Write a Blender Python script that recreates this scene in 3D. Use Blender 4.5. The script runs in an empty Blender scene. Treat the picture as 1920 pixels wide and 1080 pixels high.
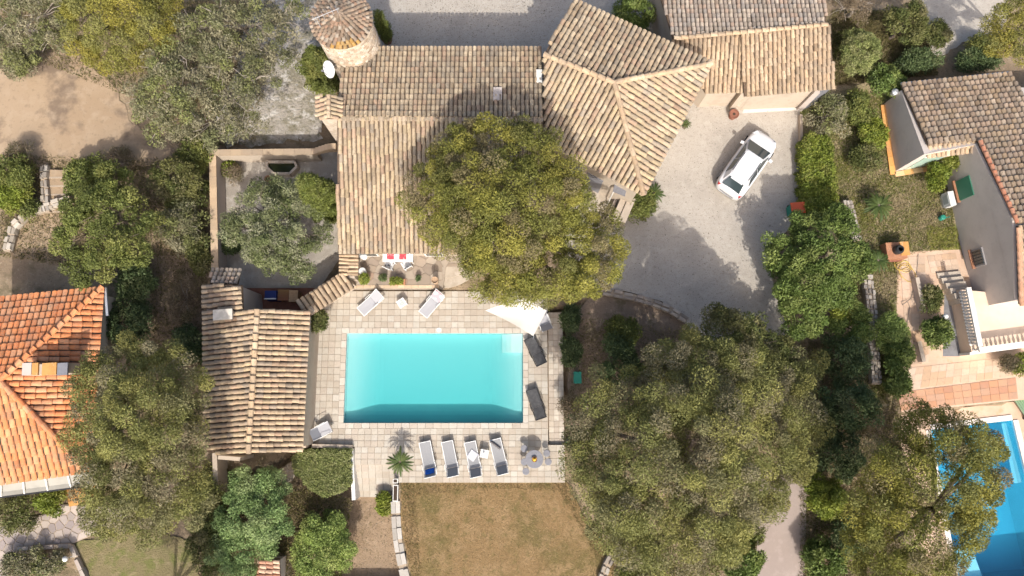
import bpy, math, random
import numpy as np
from mathutils import Vector, Matrix
random.seed(7); RNG = np.random.default_rng(7)
scene = bpy.context.scene
COL = scene.collection
# ------------------------------------------------------------------ camera, sky, sun, exposure
CAM_H, TILT, FPX = 39.0, math.radians(9.1), 1280.0
cam = bpy.data.objects.new('camera', bpy.data.cameras.new('camera')); COL.objects.link(cam)
cam.location = (0, 0, CAM_H); cam.rotation_euler = (TILT, 0, 0)
cam.data.sensor_width = 36; cam.data.lens = 24; cam.data.clip_end = 2000; scene.camera = cam
SUN_EL = math.radians(44); SHX, SHY = -0.10, 1.0            # the way shadows fall on the ground
w = bpy.data.worlds.new('World'); scene.world = w; w.use_nodes = True
nt = w.node_tree; bg = nt.nodes['Background']
sky = nt.nodes.new('ShaderNodeTexSky'); sky.sky_type = 'NISHITA'; sky.sun_disc = False
sky.dust_density = 5; sky.ozone_density = .6; sky.sun_elevation = SUN_EL; sky.sun_rotation = math.atan2(-SHX, -SHY)
nt.links.new(sky.outputs[0], bg.inputs[0]); bg.inputs[1].default_value = 0.15
sl = bpy.data.lights.new('sun', 'SUN'); sl.energy = 3.1; sl.angle = math.radians(0.55); sl.color = (1, .955, .88)
sun = bpy.data.objects.new('sun', sl); COL.objects.link(sun)
d = Vector((SHX, SHY, 0)).normalized() * math.cos(SUN_EL) + Vector((0, 0, -math.sin(SUN_EL)))
sun.rotation_euler = d.to_track_quat('-Z', 'Y').to_euler(); sun.location = (5, -20, 60)
scene.view_settings.view_transform = 'Standard'; scene.view_settings.look = 'None'
scene.view_settings.exposure = 0.68; scene.view_settings.gamma = 1
scene.cycles.max_bounces = 6; scene.cycles.transparent_max_bounces = 12
# ------------------------------------------------------------------ helpers
CT, ST = math.cos(TILT), math.sin(TILT)
def P(px, py, h=0.0):
    x = (px - 960) / FPX; y = (540 - py) / FPX
    yy = y * CT + ST; zz = y * ST - CT
    t = (CAM_H - h) / -zz
    return Vector((t * x, t * yy, h))
def to_px(v):
    x, y, z = v[0], v[1], v[2] - CAM_H
    yc = y * CT + z * ST; zc = -y * ST + z * CT
    return 960 + FPX * x / -zc, 540 - FPX * yc / -zc
def inpoly(x, y, poly):
    c = False; n = len(poly); j = n - 1
    for i in range(n):
        xi, yi = poly[i][0], poly[i][1]; xj, yj = poly[j][0], poly[j][1]
        if (yi > y) != (yj > y) and x < (xj - xi) * (y - yi) / (yj - yi) + xi: c = not c
        j = i
    return c
WLOC = {}
def link(o, parent=None, local=False):
    COL.objects.link(o)
    if parent is not None:
        o.parent = parent
        if not local: o.matrix_parent_inverse = Matrix.Translation(-WLOC.get(parent.name, Vector((0, 0, 0))))
    return o
def tag(o, label=None, cat=None, group=None, kind=None):
    if label: o['label'] = label
    if cat: o['category'] = cat
    if group: o['group'] = group
    if kind: o['kind'] = kind
    return o
def thing(name, label, cat, loc, group=None):
    o = bpy.data.objects.new(name, None); o.empty_display_size = .2
    o.location = loc; COL.objects.link(o); WLOC[o.name] = Vector(loc)
    return tag(o, label, cat, group)
def data(name, V, F, mat, col=None, smooth=False):
    me = bpy.data.meshes.new(name)
    if isinstance(F, np.ndarray):
        n, k = F.shape; V = np.asarray(V, dtype=np.float32)
        me.vertices.add(len(V)); me.vertices.foreach_set('co', V.ravel())
        me.loops.add(n * k); me.loops.foreach_set('vertex_index', F.astype(np.int32).ravel())
        me.polygons.add(n); me.polygons.foreach_set('loop_start', np.arange(0, n * k, k, dtype=np.int32))
        me.polygons.foreach_set('use_smooth', np.zeros(n, dtype=bool)); me.update(calc_edges=True); me.validate()
    else:
        me.from_pydata([tuple(v) for v in V], [], [tuple(f) for f in F]); me.update()
    if col is not None:
        a = me.attributes.new('Col', 'FLOAT_COLOR', 'POINT'); c = np.ones((len(V), 4), np.float32); c[:, :3] = col
        a.data.foreach_set('color', c.ravel())
    for m in (mat if isinstance(mat, list) else [mat]): me.materials.append(m)
    if smooth: me.polygons.foreach_set('use_smooth', np.ones(len(me.polygons), dtype=bool))
    return me
def obj(name, V, F, mat, parent=None, local=False, col=None, smooth=False, kind=None):
    o = bpy.data.objects.new(name, data(name, V, F, mat, col, smooth)); link(o, parent, local)
    if kind: o['kind'] = kind
    return o
class MB:                                                      # a small mesh collector
    def __init__(s): s.V = []; s.F = []
    def add(s, V, F):
        b = len(s.V); s.V += [tuple(v) for v in V]; s.F += [tuple(i + b for i in f) for f in F]; return s
    def box(s, c, size, rz=0, top=1.0):
        cx, cy, cz = c; a, b, h = size[0] / 2, size[1] / 2, size[2] / 2; V = []
        co, si = math.cos(rz), math.sin(rz)
        for z in (-h, h):
            k = 1 if z < 0 else top
            for (x, y) in ((-a, -b), (a, -b), (a, b), (-a, b)):
                x *= k; y *= k; V.append((cx + x * co - y * si, cy + x * si + y * co, cz + z))
        return s.add(V, [(3, 2, 1, 0), (4, 5, 6, 7), (0, 1, 5, 4), (1, 2, 6, 5), (2, 3, 7, 6), (3, 0, 4, 7)])
    def prism(s, poly, z0, z1):
        n = len(poly); a = sum(poly[i][0] * poly[(i + 1) % n][1] - poly[(i + 1) % n][0] * poly[i][1] for i in range(n))
        if a < 0: poly = poly[::-1]
        zt = z1 if isinstance(z1, (list, tuple)) else [z1] * n
        if a < 0 and isinstance(z1, (list, tuple)): zt = list(z1)[::-1]
        V = [(p[0], p[1], z0) for p in poly] + [(p[0], p[1], zt[i]) for i, p in enumerate(poly)]
        F = [tuple(range(n - 1, -1, -1)), tuple(range(n, 2 * n))] + [(i, (i + 1) % n, n + (i + 1) % n, n + i) for i in range(n)]
        return s.add(V, F)
    def tube(s, pts, rad, k=8, cap=True):
        pts = [Vector(p) for p in pts]; rad = rad if isinstance(rad, (list, tuple)) else [rad] * len(pts)
        V = []; F = []
        for i, p in enumerate(pts):
            t = (pts[min(i + 1, len(pts) - 1)] - pts[max(i - 1, 0)]).normalized()
            u = t.cross(Vector((0, 0, 1)) if abs(t.z) < .9 else Vector((1, 0, 0))).normalized(); v = t.cross(u)
            for j in range(k):
                a = 2 * math.pi * j / k; V.append(p + (u * math.cos(a) + v * math.sin(a)) * rad[i])
        for i in range(len(pts) - 1):
            for j in range(k):
                F.append((i * k + j, i * k + (j + 1) % k, (i + 1) * k + (j + 1) % k, (i + 1) * k + j))
        if cap: F += [tuple(range(k - 1, -1, -1)), tuple(range((len(pts) - 1) * k, len(pts) * k))]
        return s.add(V, F)
    def lathe(s, c, prof, k=20):
        V = []; F = []
        for (r, z) in prof:
            for j in range(k):
                a = 2 * math.pi * j / k; V.append((c[0] + r * math.cos(a), c[1] + r * math.sin(a), c[2] + z))
        for i in range(len(prof) - 1):
            for j in range(k): F.append((i * k + j, i * k + (j + 1) % k, (i + 1) * k + (j + 1) % k, (i + 1) * k + j))
        F += [tuple(range(k - 1, -1, -1)), tuple(range((len(prof) - 1) * k, len(prof) * k))]
        return s.add(V, F)
    def build(s, name, mat, parent=None, local=False, smooth=False, kind=None):
        return obj(name, s.V, s.F, mat, parent, local, None, smooth, kind)
# ------------------------------------------------------------------ materials
MATS = {}
def material(name):
    m = bpy.data.materials.new(name); m.use_nodes = True; MATS[name] = m
    return m, m.node_tree, m.node_tree.nodes['Principled BSDF']
def mixrgb(t, a, b, fac, mode='MIX'):
    n = t.nodes.new('ShaderNodeMix'); n.data_type = 'RGBA'; n.blend_type = mode
    for k, v in ((0, fac), (6, a), (7, b)):
        if hasattr(v, 'links'): t.links.new(v, n.inputs[k])
        elif k == 0: n.inputs[0].default_value = v
        else: n.inputs[k].default_value = (*v[:3], 1)
    return n.outputs[2]
def noise(t, scale, detail=4, lo=.35, hi=.65, rough=.6, co=None, stretch=None):
    n = t.nodes.new('ShaderNodeTexNoise'); n.inputs['Scale'].default_value = scale
    n.inputs['Detail'].default_value = detail; n.inputs['Roughness'].default_value = rough
    g = t.nodes.new('ShaderNodeNewGeometry') if co is None else None
    src = g.outputs['Position'] if co is None else co
    if stretch:
        mp = t.nodes.new('ShaderNodeMapping'); mp.inputs['Scale'].default_value = stretch
        t.links.new(src, mp.inputs[0]); src = mp.outputs[0]
    t.links.new(src, n.inputs['Vector'])
    r = t.nodes.new('ShaderNodeMapRange'); r.inputs[1].default_value = lo; r.inputs[2].default_value = hi
    t.links.new(n.outputs[0], r.inputs[0]); return r.outputs[0]
def bump(t, b, h, strength=.4, dist=.03):
    n = t.nodes.new('ShaderNodeBump'); n.inputs['Strength'].default_value = strength; n.inputs['Distance'].default_value = dist
    t.links.new(h, n.inputs['Height']); t.links.new(n.outputs[0], b.inputs['Normal'])
def surf(name, base, layers=(), rough=.85, bmp=None, spec=.25, metal=0):
    """layers: (colour, scale, lo, hi, strength) noise-masked colour patches laid over base"""
    m, t, b = material(name); c = None; cur = base
    for (lc, sc, lo, hi, st) in layers:
        f = noise(t, sc, 5, lo, hi)
        mm = t.nodes.new('ShaderNodeMath'); mm.operation = 'MULTIPLY'; mm.inputs[1].default_value = st; t.links.new(f, mm.inputs[0])
        cur = mixrgb(t, cur, lc, mm.outputs[0])
    if hasattr(cur, 'links'): t.links.new(cur, b.inputs['Base Color'])
    else: b.inputs['Base Color'].default_value = (*base, 1)
    b.inputs['Roughness'].default_value = rough; b.inputs['Specular IOR Level'].default_value = spec; b.inputs['Metallic'].default_value = metal
    if bmp: bump(t, b, noise(t, bmp[0], 6, 0, 1), bmp[1], bmp[2])
    return m
EARTH = surf('earth', (0.194, 0.141, 0.0923), [((0.292, 0.224, 0.146), .35, .42, .6, .8), ((0.0972, 0.0826, 0.0437), 1.1, .5, .66, .75), ((0.35, 0.292, 0.214), 5, .58, .7, .5), ((0.068, 0.0486, 0.034), 9, .58, .72, .7)], bmp=(9, .7, .08))
CLEAR = surf('dry_clearing', (0.32, 0.236, 0.156), [((0.272, 0.192, 0.12), .25, .45, .62, .6), ((0.15, 0.11, 0.08), .42, .50, .60, .85), ((0.36, 0.276, 0.192), 1.4, .5, .68, .6), ((0.216, 0.16, 0.104), 11, .58, .75, .5), ((0.192, 0.144, 0.096), 3.5, .57, .68, .45)], bmp=(14, .35, .03))
GRAVEL = surf('pale_gravel', (0.384, 0.345, 0.296), [((0.317, 0.283, 0.242), .45, .45, .62, .7), ((0.451, 0.411, 0.36), 1.8, .5, .65, .5), ((0.259, 0.227, 0.196), 5, .54, .66, .55), ((0.192, 0.17, 0.141), 15, .56, .66, .6), ((0.499, 0.458, 0.406), 28, .55, .66, .55)], bmp=(22, .7, .03))
ROCKY = surf('rocky_ground', (0.317, 0.286, 0.246), [((0.176, 0.158, 0.106), .8, .45, .58, .8), ((0.458, 0.431, 0.396), 1.7, .52, .62, .85), ((0.114, 0.106, 0.0616), 3.5, .55, .64, .7), ((0.15, 0.123, 0.0968), 12, .58, .68, .6)], bmp=(6, .9, .12))
COURT = surf('courtyard_gravel', (0.344, 0.31, 0.267), [((0.249, 0.219, 0.185), .7, .45, .6, .7), ((0.43, 0.396, 0.353), 2.2, .52, .66, .6), ((0.155, 0.129, 0.103), 9, .60, .70, .6)], bmp=(16, .6, .04))
LAWN = surf('dry_lawn', (0.221, 0.144, 0.0664), [((0.132, 0.104, 0.0375), .28, .44, .58, .85), ((0.265, 0.178, 0.0898), .9, .5, .60, .75), ((0.114, 0.095, 0.0312), 2.2, .55, .64, .6), ((0.291, 0.202, 0.11), 7, .54, .66, .55), ((0.124, 0.0826, 0.0391), 24, .54, .66, .55)], bmp=(18, .8, .05))
DIRTPATH = surf('dirt_path', (0.255, 0.183, 0.119), [((0.196, 0.136, 0.085), .6, .45, .6, .7), ((0.323, 0.238, 0.162), 2.2, .52, .66, .6), ((0.145, 0.111, 0.051), 5, .58, .68, .6)], bmp=(12, .5, .05))
DARKEARTH = surf('garden_earth', (.27, .20, .145), [((.19, .14, .10), .6, .45, .6, .7), ((.34, .26, .19), 2.0, .54, .64, .7), ((.12, .10, .05), 1.6, .57, .66, .7), ((.13, .10, .075), 10, .58, .68, .6)], bmp=(8, .8, .08))
WEEDS = surf('weedy_ground', (.29, .235, .14), [((.13, .15, .035), .9, .47, .6, .85), ((.34, .27, .18), 1.9, .52, .64, .8), ((.17, .19, .04), 4.5, .56, .66, .7), ((.13, .10, .06), 11, .58, .68, .6)], bmp=(10, .9, .08))
ASPHALT = surf('worn_asphalt', (.30, .245, .215), [((.26, .21, .185), .4, .42, .6, .7), ((.35, .29, .26), 2.5, .52, .66, .5), ((.20, .165, .145), 16, .58, .7, .5)], bmp=(30, .3, .02))
PAVE = surf('limestone_paving', (0.42, 0.361, 0.294), [((0.353, 0.294, 0.235), .8, .45, .6, .7), ((0.479, 0.428, 0.361), 2.3, .5, .66, .6), ((0.277, 0.227, 0.176), 9, .60, .72, .6)], rough=.75, bmp=(14, .25, .02))
def hued(name, attr, rough=.85, amt=.35, bscale=14, bst=.4, spec=.2, patch=None, grime=(.12, .10, .075), low=None):
    m, t, b = material(name)
    if attr: n = t.nodes.new('ShaderNodeAttribute'); n.attribute_name = 'Col'; c = n.outputs[0]
    else: n = t.nodes.new('ShaderNodeObjectInfo'); c = n.outputs['Color']
    mm = t.nodes.new('ShaderNodeMath'); mm.operation = 'MULTIPLY'; mm.inputs[1].default_value = amt
    t.links.new(noise(t, 7, 5, .50, .72), mm.inputs[0]); c = mixrgb(t, c, grime, mm.outputs[0])
    if low:
        mm = t.nodes.new('ShaderNodeMath'); mm.operation = 'MULTIPLY'; mm.inputs[1].default_value = low[1]
        t.links.new(noise(t, low[0], 5, .48, .66), mm.inputs[0]); c = mixrgb(t, c, low[2], mm.outputs[0])
    if patch:
        mm = t.nodes.new('ShaderNodeMath'); mm.operation = 'MULTIPLY'; mm.inputs[1].default_value = patch[4]
        t.links.new(noise(t, patch[1], 4, patch[2], patch[3]), mm.inputs[0]); c = mixrgb(t, c, patch[0], mm.outputs[0])
    t.links.new(c, b.inputs['Base Color']); b.inputs['Roughness'].default_value = rough; b.inputs['Specular IOR Level'].default_value = spec
    bump(t, b, noise(t, bscale, 6, 0, 1), bst, .02)
    return m
TILE_A = hued('roof_tile_joined', True, low=(.75, .42, (.22, .18, .135)), amt=.6, patch=((.40, .35, .27), 16, .56, .68, .45)); TILE_O = hued('roof_tile_single', False, low=(.75, .42, (.22, .18, .135)), amt=.6, patch=((.40, .35, .27), 16, .56, .68, .45))
SLAB_A = hued('slab_joined', True, low=(.6, .35, (.30, .255, .205)), rough=.75, amt=.3, bscale=14, bst=.25, grime=(.24, .20, .15)); SLAB_O = hued('slab_single', False, low=(.6, .35, (.30, .255, .205)), rough=.75, amt=.3, bscale=14, bst=.25, grime=(.24, .20, .15))
DECK = surf('pan_tiles', (.11, .075, .05), [((.07, .052, .04), 3, .45, .6, .8), ((.17, .12, .085), 8, .55, .68, .7)], bmp=(12, .5, .03))
MORTAR = surf('mortar', (.36, .29, .22), [((.28, .22, .16), 3, .45, .6, .7)], bmp=(14, .5, .02))
STONEW = surf('stone_masonry', (.50, .42, .33), [((.40, .32, .25), 2.5, .45, .6, .8), ((.58, .52, .45), 6, .52, .62, .7), ((.27, .21, .16), 9, .60, .68, .7)], bmp=(7, .9, .06))
STUCCO = surf('cream_stucco', (0.418, 0.352, 0.282), [((0.361, 0.296, 0.233), 1.2, .45, .62, .7), ((0.303, 0.246, 0.192), 5, .58, .70, .5)], bmp=(25, .25, .01))
STUCCO_G = surf('greyed_stucco', (.46, .40, .36), [((.40, .345, .31), .8, .45, .62, .7), ((.34, .29, .26), 4, .58, .72, .5)], bmp=(25, .25, .01))
WHITE = surf('white_paint', (.62, .60, .565), [((.53, .50, .46), 3, .52, .68, .5)], rough=.55)
WHITE_PL = surf('white_plastic', (.62, .62, .61), rough=.4)
FABRIC_G = surf('grey_sling_fabric', (.27, .27, .275), [((.23, .23, .235), 30, .45, .6, .6)], rough=.9)
FABRIC_L = surf('pale_sling_fabric', (.36, .36, .38), [((.32, .32, .34), 30, .45, .6, .6)], rough=.9)
FABRIC_D = surf('black_sling_fabric', (.055, .055, .058), [((.09, .09, .092), 6, .45, .6, .6)], rough=.8)
BLACKM = surf('black_metal', (.03, .03, .032), rough=.45)
GREYM = surf('grey_metal', (.19, .19, .21), [((.15, .15, .17), 8, .45, .6, .6)], rough=.5, spec=.4)
STEEL = surf('galvanised_steel', (.55, .56, .57), rough=.4, metal=.6)
SAIL = surf('sail_cloth', (.50, .48, .445), [((.46, .435, .395), 1.2, .45, .65, .6)], rough=.9)
BLUE = surf('blue_cloth', (.02, .13, .55), [((.015, .08, .38), 5, .45, .6, .8)], rough=.9, bmp=(6, .8, .05))
NAVY = surf('navy_cover', (.02, .035, .15), rough=.6)
RED = surf('red_cloth', (.62, .06, .08), [((.75, .35, .35), 9, .56, .64, .8)], rough=.9)
PINK = surf('pink_towel', (.66, .30, .33), [((.75, .66, .64), 3, .5, .56, .9)], rough=.95)
TERRA = surf('terracotta', (0.357, 0.171, 0.095), [((0.281, 0.126, 0.0712), 4, .45, .62, .7), ((0.425, 0.306, 0.237), 9, .58, .70, .5)], bmp=(14, .3, .02))
OCHRE = surf('ochre_tile', (0.492, 0.258, 0.085), [((0.426, 0.189, 0.06), 3, .45, .62, .7), ((0.541, 0.387, 0.22), 6, .56, .68, .6)], bmp=(14, .3, .02))
WOOD = surf('worn_wood', (.33, .20, .11), [((.25, .14, .075), 6, .45, .62, .7)], bmp=(20, .4, .02))
BARK = surf('bark', (.13, .10, .08), [((.20, .165, .135), 6, .5, .64, .7)], bmp=(9, .9, .06))
TWIG = surf('pale_twigs', (.30, .26, .22), rough=.9)
SOIL = surf('potting_soil', (.05, .035, .025), rough=1)
ORANGE = surf('orange_plastic', (.62, .11, .04), rough=.5)
GREENP = surf('green_plastic', (.03, .22, .16), rough=.5)
GREENS = surf('green_shutter', (.055, .19, .12), rough=.6)
RUBBER = surf('rubber', (.022, .022, .024), rough=.8)
GLASS = surf('dark_glass', (.035, .05, .055), rough=.06, spec=.8)
PAINT = surf('white_car_paint', (.62, .62, .625), rough=.22, spec=.55)
LAMPRED = surf('tail_lamp', (.40, .03, .03), rough=.2); LAMPCLR = surf('head_lamp', (.55, .56, .57), rough=.12, spec=.7)
BASKET = surf('yellow_fruit', (.66, .42, .05), [((.50, .26, .03), 14, .45, .6, .8)], rough=.6)
LICHEN = surf('orange_lichen', (.48, .27, .055), [((.32, .22, .10), 5, .5, .62, .8)], bmp=(12, .7, .03))
GLASSP = surf('veranda_glazing', (.30, .285, .245), [((.25, .235, .20), 1.2, .45, .62, .7), ((.28, .25, .20), 6, .6, .72, .5)], rough=.3, spec=.5)
PEACH = surf('peach_paving', (0.504, 0.353, 0.252), [((0.554, 0.42, 0.311), .8, .45, .62, .7), ((0.487, 0.286, 0.151), 1.7, .56, .68, .6), ((0.403, 0.26, 0.185), 6, .60, .72, .5)], rough=.75, bmp=(16, .25, .02))
LAWNG = surf('green_moss_lawn', (.21, .20, .05), [((.15, .17, .025), 1.2, .45, .6, .8), ((.30, .25, .13), 2.5, .54, .66, .7)], bmp=(14, .8, .05))
POOLW = surf('pool_plaster', (.68, .72, .70), rough=.6); POOLB = surf('blue_pool_liner', (.38, .70, .84), rough=.6)
COPING = surf('pool_coping', (0.493, 0.476, 0.442), [((0.425, 0.399, 0.357), 3, .45, .62, .6)], rough=.7)
BRICKRED = surf('red_brown_floor', (.24, .105, .07), [((.17, .08, .055), 3, .45, .62, .7)], bmp=(14, .3, .02))
def leafmat(name, transl=.28, rough=.55):
    m, t, b = material(name)
    n = t.nodes.new('ShaderNodeAttribute'); n.attribute_name = 'Col'; t.links.new(n.outputs[0], b.inputs['Base Color'])
    b.inputs['Roughness'].default_value = rough; b.inputs['Specular IOR Level'].default_value = .25
    tr = t.nodes.new('ShaderNodeBsdfTranslucent'); t.links.new(n.outputs[0], tr.inputs[0])
    mx = t.nodes.new('ShaderNodeMixShader'); mx.inputs[0].default_value = transl
    t.links.new(b.outputs[0], mx.inputs[1]); t.links.new(tr.outputs[0], mx.inputs[2])
    t.links.new(mx.outputs[0], t.nodes['Material Output'].inputs[0]); return m
LEAF = leafmat('leaves')
def watermat(name, absorb, density, scat=0.0, sc=(.75, .93, .95), tint=(.96, .99, .99)):
    m, t, b = material(name); t.nodes.remove(b); out = t.nodes['Material Output']
    tr = t.nodes.new('ShaderNodeBsdfTransparent'); tr.inputs[0].default_value = (*tint, 1)
    gl = t.nodes.new('ShaderNodeBsdfGlossy'); gl.inputs['Roughness'].default_value = .04
    fr = t.nodes.new('ShaderNodeFresnel'); fr.inputs[0].default_value = 1.33
    bp = t.nodes.new('ShaderNodeBump'); bp.inputs['Strength'].default_value = .12; bp.inputs['Distance'].default_value = .03
    t.links.new(noise(t, 2.2, 4, 0, 1), bp.inputs['Height']); t.links.new(bp.outputs[0], gl.inputs['Normal']); t.links.new(bp.outputs[0], fr.inputs['Normal'])
    mx = t.nodes.new('ShaderNodeMixShader'); t.links.new(fr.outputs[0], mx.inputs[0]); t.links.new(tr.outputs[0], mx.inputs[1]); t.links.new(gl.outputs[0], mx.inputs[2])
    t.links.new(mx.outputs[0], out.inputs[0])
    va = t.nodes.new('ShaderNodeVolumeAbsorption'); va.inputs[0].default_value = (*absorb, 1); va.inputs[1].default_value = density
    vs = t.nodes.new('ShaderNodeVolumeScatter'); vs.inputs[0].default_value = (*sc, 1); vs.inputs[1].default_value = scat; ad = t.nodes.new('ShaderNodeAddShader')
    t.links.new(va.outputs[0], ad.inputs[0]); t.links.new(vs.outputs[0], ad.inputs[1]); t.links.new((ad if scat else va).outputs[0], out.inputs[1]); return m
WATER1 = watermat('turquoise_water', (.0, .935, .972), .95, .26, (.05, .95, 1.0)); WATER2 = watermat('blue_water', (.0, .79, .975), .52, .12, (.1, .70, .97))
# ================================================================== THE SETTING
def W(pts, h=0.0): return [P(p[0], p[1], h) for p in pts]
POOL = [P(650, 625), P(980, 625), P(981, 793), P(645, 793)]
PX0 = (POOL[0].x + POOL[3].x) / 2; PX1 = (POOL[1].x + POOL[2].x) / 2; PY1 = (POOL[0].y + POOL[1].y) / 2; PY0 = (POOL[2].y + POOL[3].y) / 2
def rectpoly(x0, x1, y0, y1): return [(x0, y0), (x1, y0), (x1, y1), (x0, y1)]
DECKZ = -.62
POOL2 = W([(1745, 806), (1898, 788), (1968, 1082), (1800, 1100)], DECKZ)
LEVELS = [(W([(655, 866), (742, 866), (743, 936), (746, 1000), (765, 1100), (420, 1100), (440, 900), (545, 850), (610, 842)]), -.9), (W([(1027, 580), (1060, 580), (1060, 836), (1027, 836)]), -.6),
          (W([(1060, 590), (1115, 545), (1180, 552), (1240, 570), (1290, 600), (1300, 640), (1200, 760), (1062, 830)]), -.30),
          (W([(1690, 775), (1912, 752), (2050, 740), (2100, 1150), (1740, 1150)]), DECKZ)]
def grow(poly, k):
    c = sum((Vector((p[0], p[1])) for p in poly), Vector((0, 0))) / len(poly); out = []
    for p in poly:
        d = Vector((p[0], p[1])) - c; out.append(c + d * (1 + k / d.length))
    return out
HOLES = [grow(rectpoly(PX0, PX1, PY0, PY1), .45), grow(POOL2, .45)]
def vn(x, y, s, seed=0):
    return math.sin(x * s + seed) * math.cos(y * s * 1.13 + 1.7 * seed) + .5 * math.sin(x * s * 2.3 + 2 + seed) * math.sin(y * s * 2.1 + seed)
def build_ground():
    c = .25; x0, x1, y0, y1 = -40.0, 40.0, -18.0, 34.0
    nx, ny = int((x1 - x0) / c), int((y1 - y0) / c)
    xs = np.linspace(x0, x1, nx + 1); ys = np.linspace(y0, y1, ny + 1)
    X, Y = np.meshgrid(xs, ys)
    Z = -.05 + .022 * (np.sin(X * 1.3) * np.cos(Y * 1.1) + .6 * np.sin(X * 2.9 + 1) * np.sin(Y * 2.3 + 2))
    def mask(poly, X, Y):
        m = np.zeros(X.shape, bool); n = len(poly); j = n - 1
        for i in range(n):
            xi, yi, xj, yj = poly[i][0], poly[i][1], poly[j][0], poly[j][1]
            if yi != yj: m ^= ((yi > Y) != (yj > Y)) & (X < (xj - xi) * (Y - yi) / (yj - yi) + xi)
            j = i
        return m
    for poly, z in LEVELS: Z = np.where(mask(poly, X, Y), Z + z, Z)
    V = np.stack([X.ravel(), Y.ravel(), Z.ravel()], 1)
    i = np.arange(nx * ny); r, q = i // nx, i % nx; a = r * (nx + 1) + q
    F = np.stack([a, a + 1, a + nx + 2, a + nx + 1], 1)
    cx = (X[:-1, :-1] + c / 2).ravel(); cy = (Y[:-1, :-1] + c / 2).ravel(); keep = np.ones(len(F), bool)
    for h in HOLES: keep &= ~mask(h, cx, cy)
    F = F[keep]
    B = 600.0; b = len(V)                                    # on to the horizon
    V = np.vstack([V, [[-B, -B, -.06], [B, -B, -.06], [B, B, -.06], [-B, B, -.06], [x0, y0, -.06], [x1, y0, -.06], [x1, y1, -.06], [x0, y1, -.06]]])
    F = np.vstack([F, [[b, b + 1, b + 5, b + 4], [b + 1, b + 2, b + 6, b + 5], [b + 2, b + 3, b + 7, b + 6], [b + 3, b, b + 4, b + 7]]])
    obj('ground', V, F, EARTH, kind='structure')
build_ground()
def sheet(name, pts, z, mat, jit=.12, step=.3, kind='structure', wob=.0):
    """a thin sheet with an uneven edge, filled as a triangulated grid of its own"""
    w_ = W(pts, z); E = []
    for i, p in enumerate(w_):
        q = w_[(i + 1) % len(w_)]; n = max(1, int((q - p).length / step)) if jit > 0 else 1
        for k in range(n):
            r = p.lerp(q, k / n); E.append((r.x + random.uniform(-jit, jit), r.y + random.uniform(-jit, jit), z))
    return obj(name, E, [tuple(range(len(E)))], mat, kind=kind)
sheet('clearing', [(-60, 120), (0, 110), (60, 92), (140, 92), (215, 165), (245, 225), (300, 262), (345, 292), (280, 312), (150, 310), (90, 318), (-60, 290)], .0, CLEAR, .14)
sheet('terrace_garden', [(25, 385), (60, 372), (110, 360), (140, 420), (130, 470), (60, 475), (20, 480)], .002, CLEAR, .1)
sheet('rocky_ground', [(470, -40), (610, -40), (640, 90), (630, 180), (600, 262), (420, 276), (400, 240), (440, 130)], .0, ROCKY, .25)
sheet('gravel_court', [(640, -60), (1240, -60), (1240, 100), (1000, 110), (640, 110)], .004, GRAVEL, .1)
sheet('driveway', [(1140, 330), (1250, 220), (1300, 176), (1400, 176), (1500, 178), (1500, 250), (1508, 330), (1500, 400), (1445, 470), (1440, 500), (1470, 590), (1490, 660), (1440, 640), (1320, 640), (1240, 566), (1180, 547), (1115, 538), (1060, 520), (1060, 400)], .004, GRAVEL, .05)
sheet('gravel_track', [(1720, -40), (1900, -40), (1880, 60), (1800, 85), (1745, 105), (1732, 60)], .0, GRAVEL, .2)
sheet('courtyard', [(398, 285), (640, 285), (640, 480), (600, 540), (560, 575), (400, 580)], .006, COURT, .02)
sheet('kitchen_floor', [(462, 540), (590, 540), (575, 590), (462, 590)], .012, BRICKRED, .0)
sheet('lawn', [(752, 900), (1062, 900), (1090, 960), (1150, 1040), (1150, 1110), (778, 1110), (762, 1040), (752, 980)], -.012, LAWN, .06)
sheet('dirt_path', [(655, 930), (742, 930), (748, 1000), (768, 1110), (640, 1110)], -.915, DIRTPATH, .08)
sheet('garden_bed', [(1064, 595), (1118, 552), (1182, 560), (1240, 578), (1282, 604), (1296, 640), (1196, 755), (1066, 826)], -.32, DARKEARTH, .1)
sheet('road', [(1425, 880), (1520, 850), (1512, 960), (1508, 1110), (1412, 1110), (1424, 960)], .0, ASPHALT, .03)
sheet('weedy_slope', [(1500, 180), (1660, 150), (1680, 320), (1780, 310), (1800, 470), (1690, 480), (1680, 760), (1640, 780), (1560, 520), (1500, 250)], .0, WEEDS, .15)
sheet('mossy_lawn', [(1735, 420), (1798, 430), (1800, 474), (1745, 476)], .006, LAWNG, .12)
sheet('side_lawn', [(140, 1020), (240, 990), (360, 1010), (380, 1110), (180, 1110)], .0, surf('scrubby_lawn', (.17, .14, .07), [((.12, .13, .035), 1.1, .47, .6, .8), ((.24, .19, .11), 2.4, .52, .64, .7), ((.10, .08, .045), 9, .56, .68, .6)], bmp=(10, .9, .08)), .15)
sheet('dirt_strip', [(285, 480), (390, 480), (385, 690), (300, 690)], .0, DARKEARTH, .15)
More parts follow.
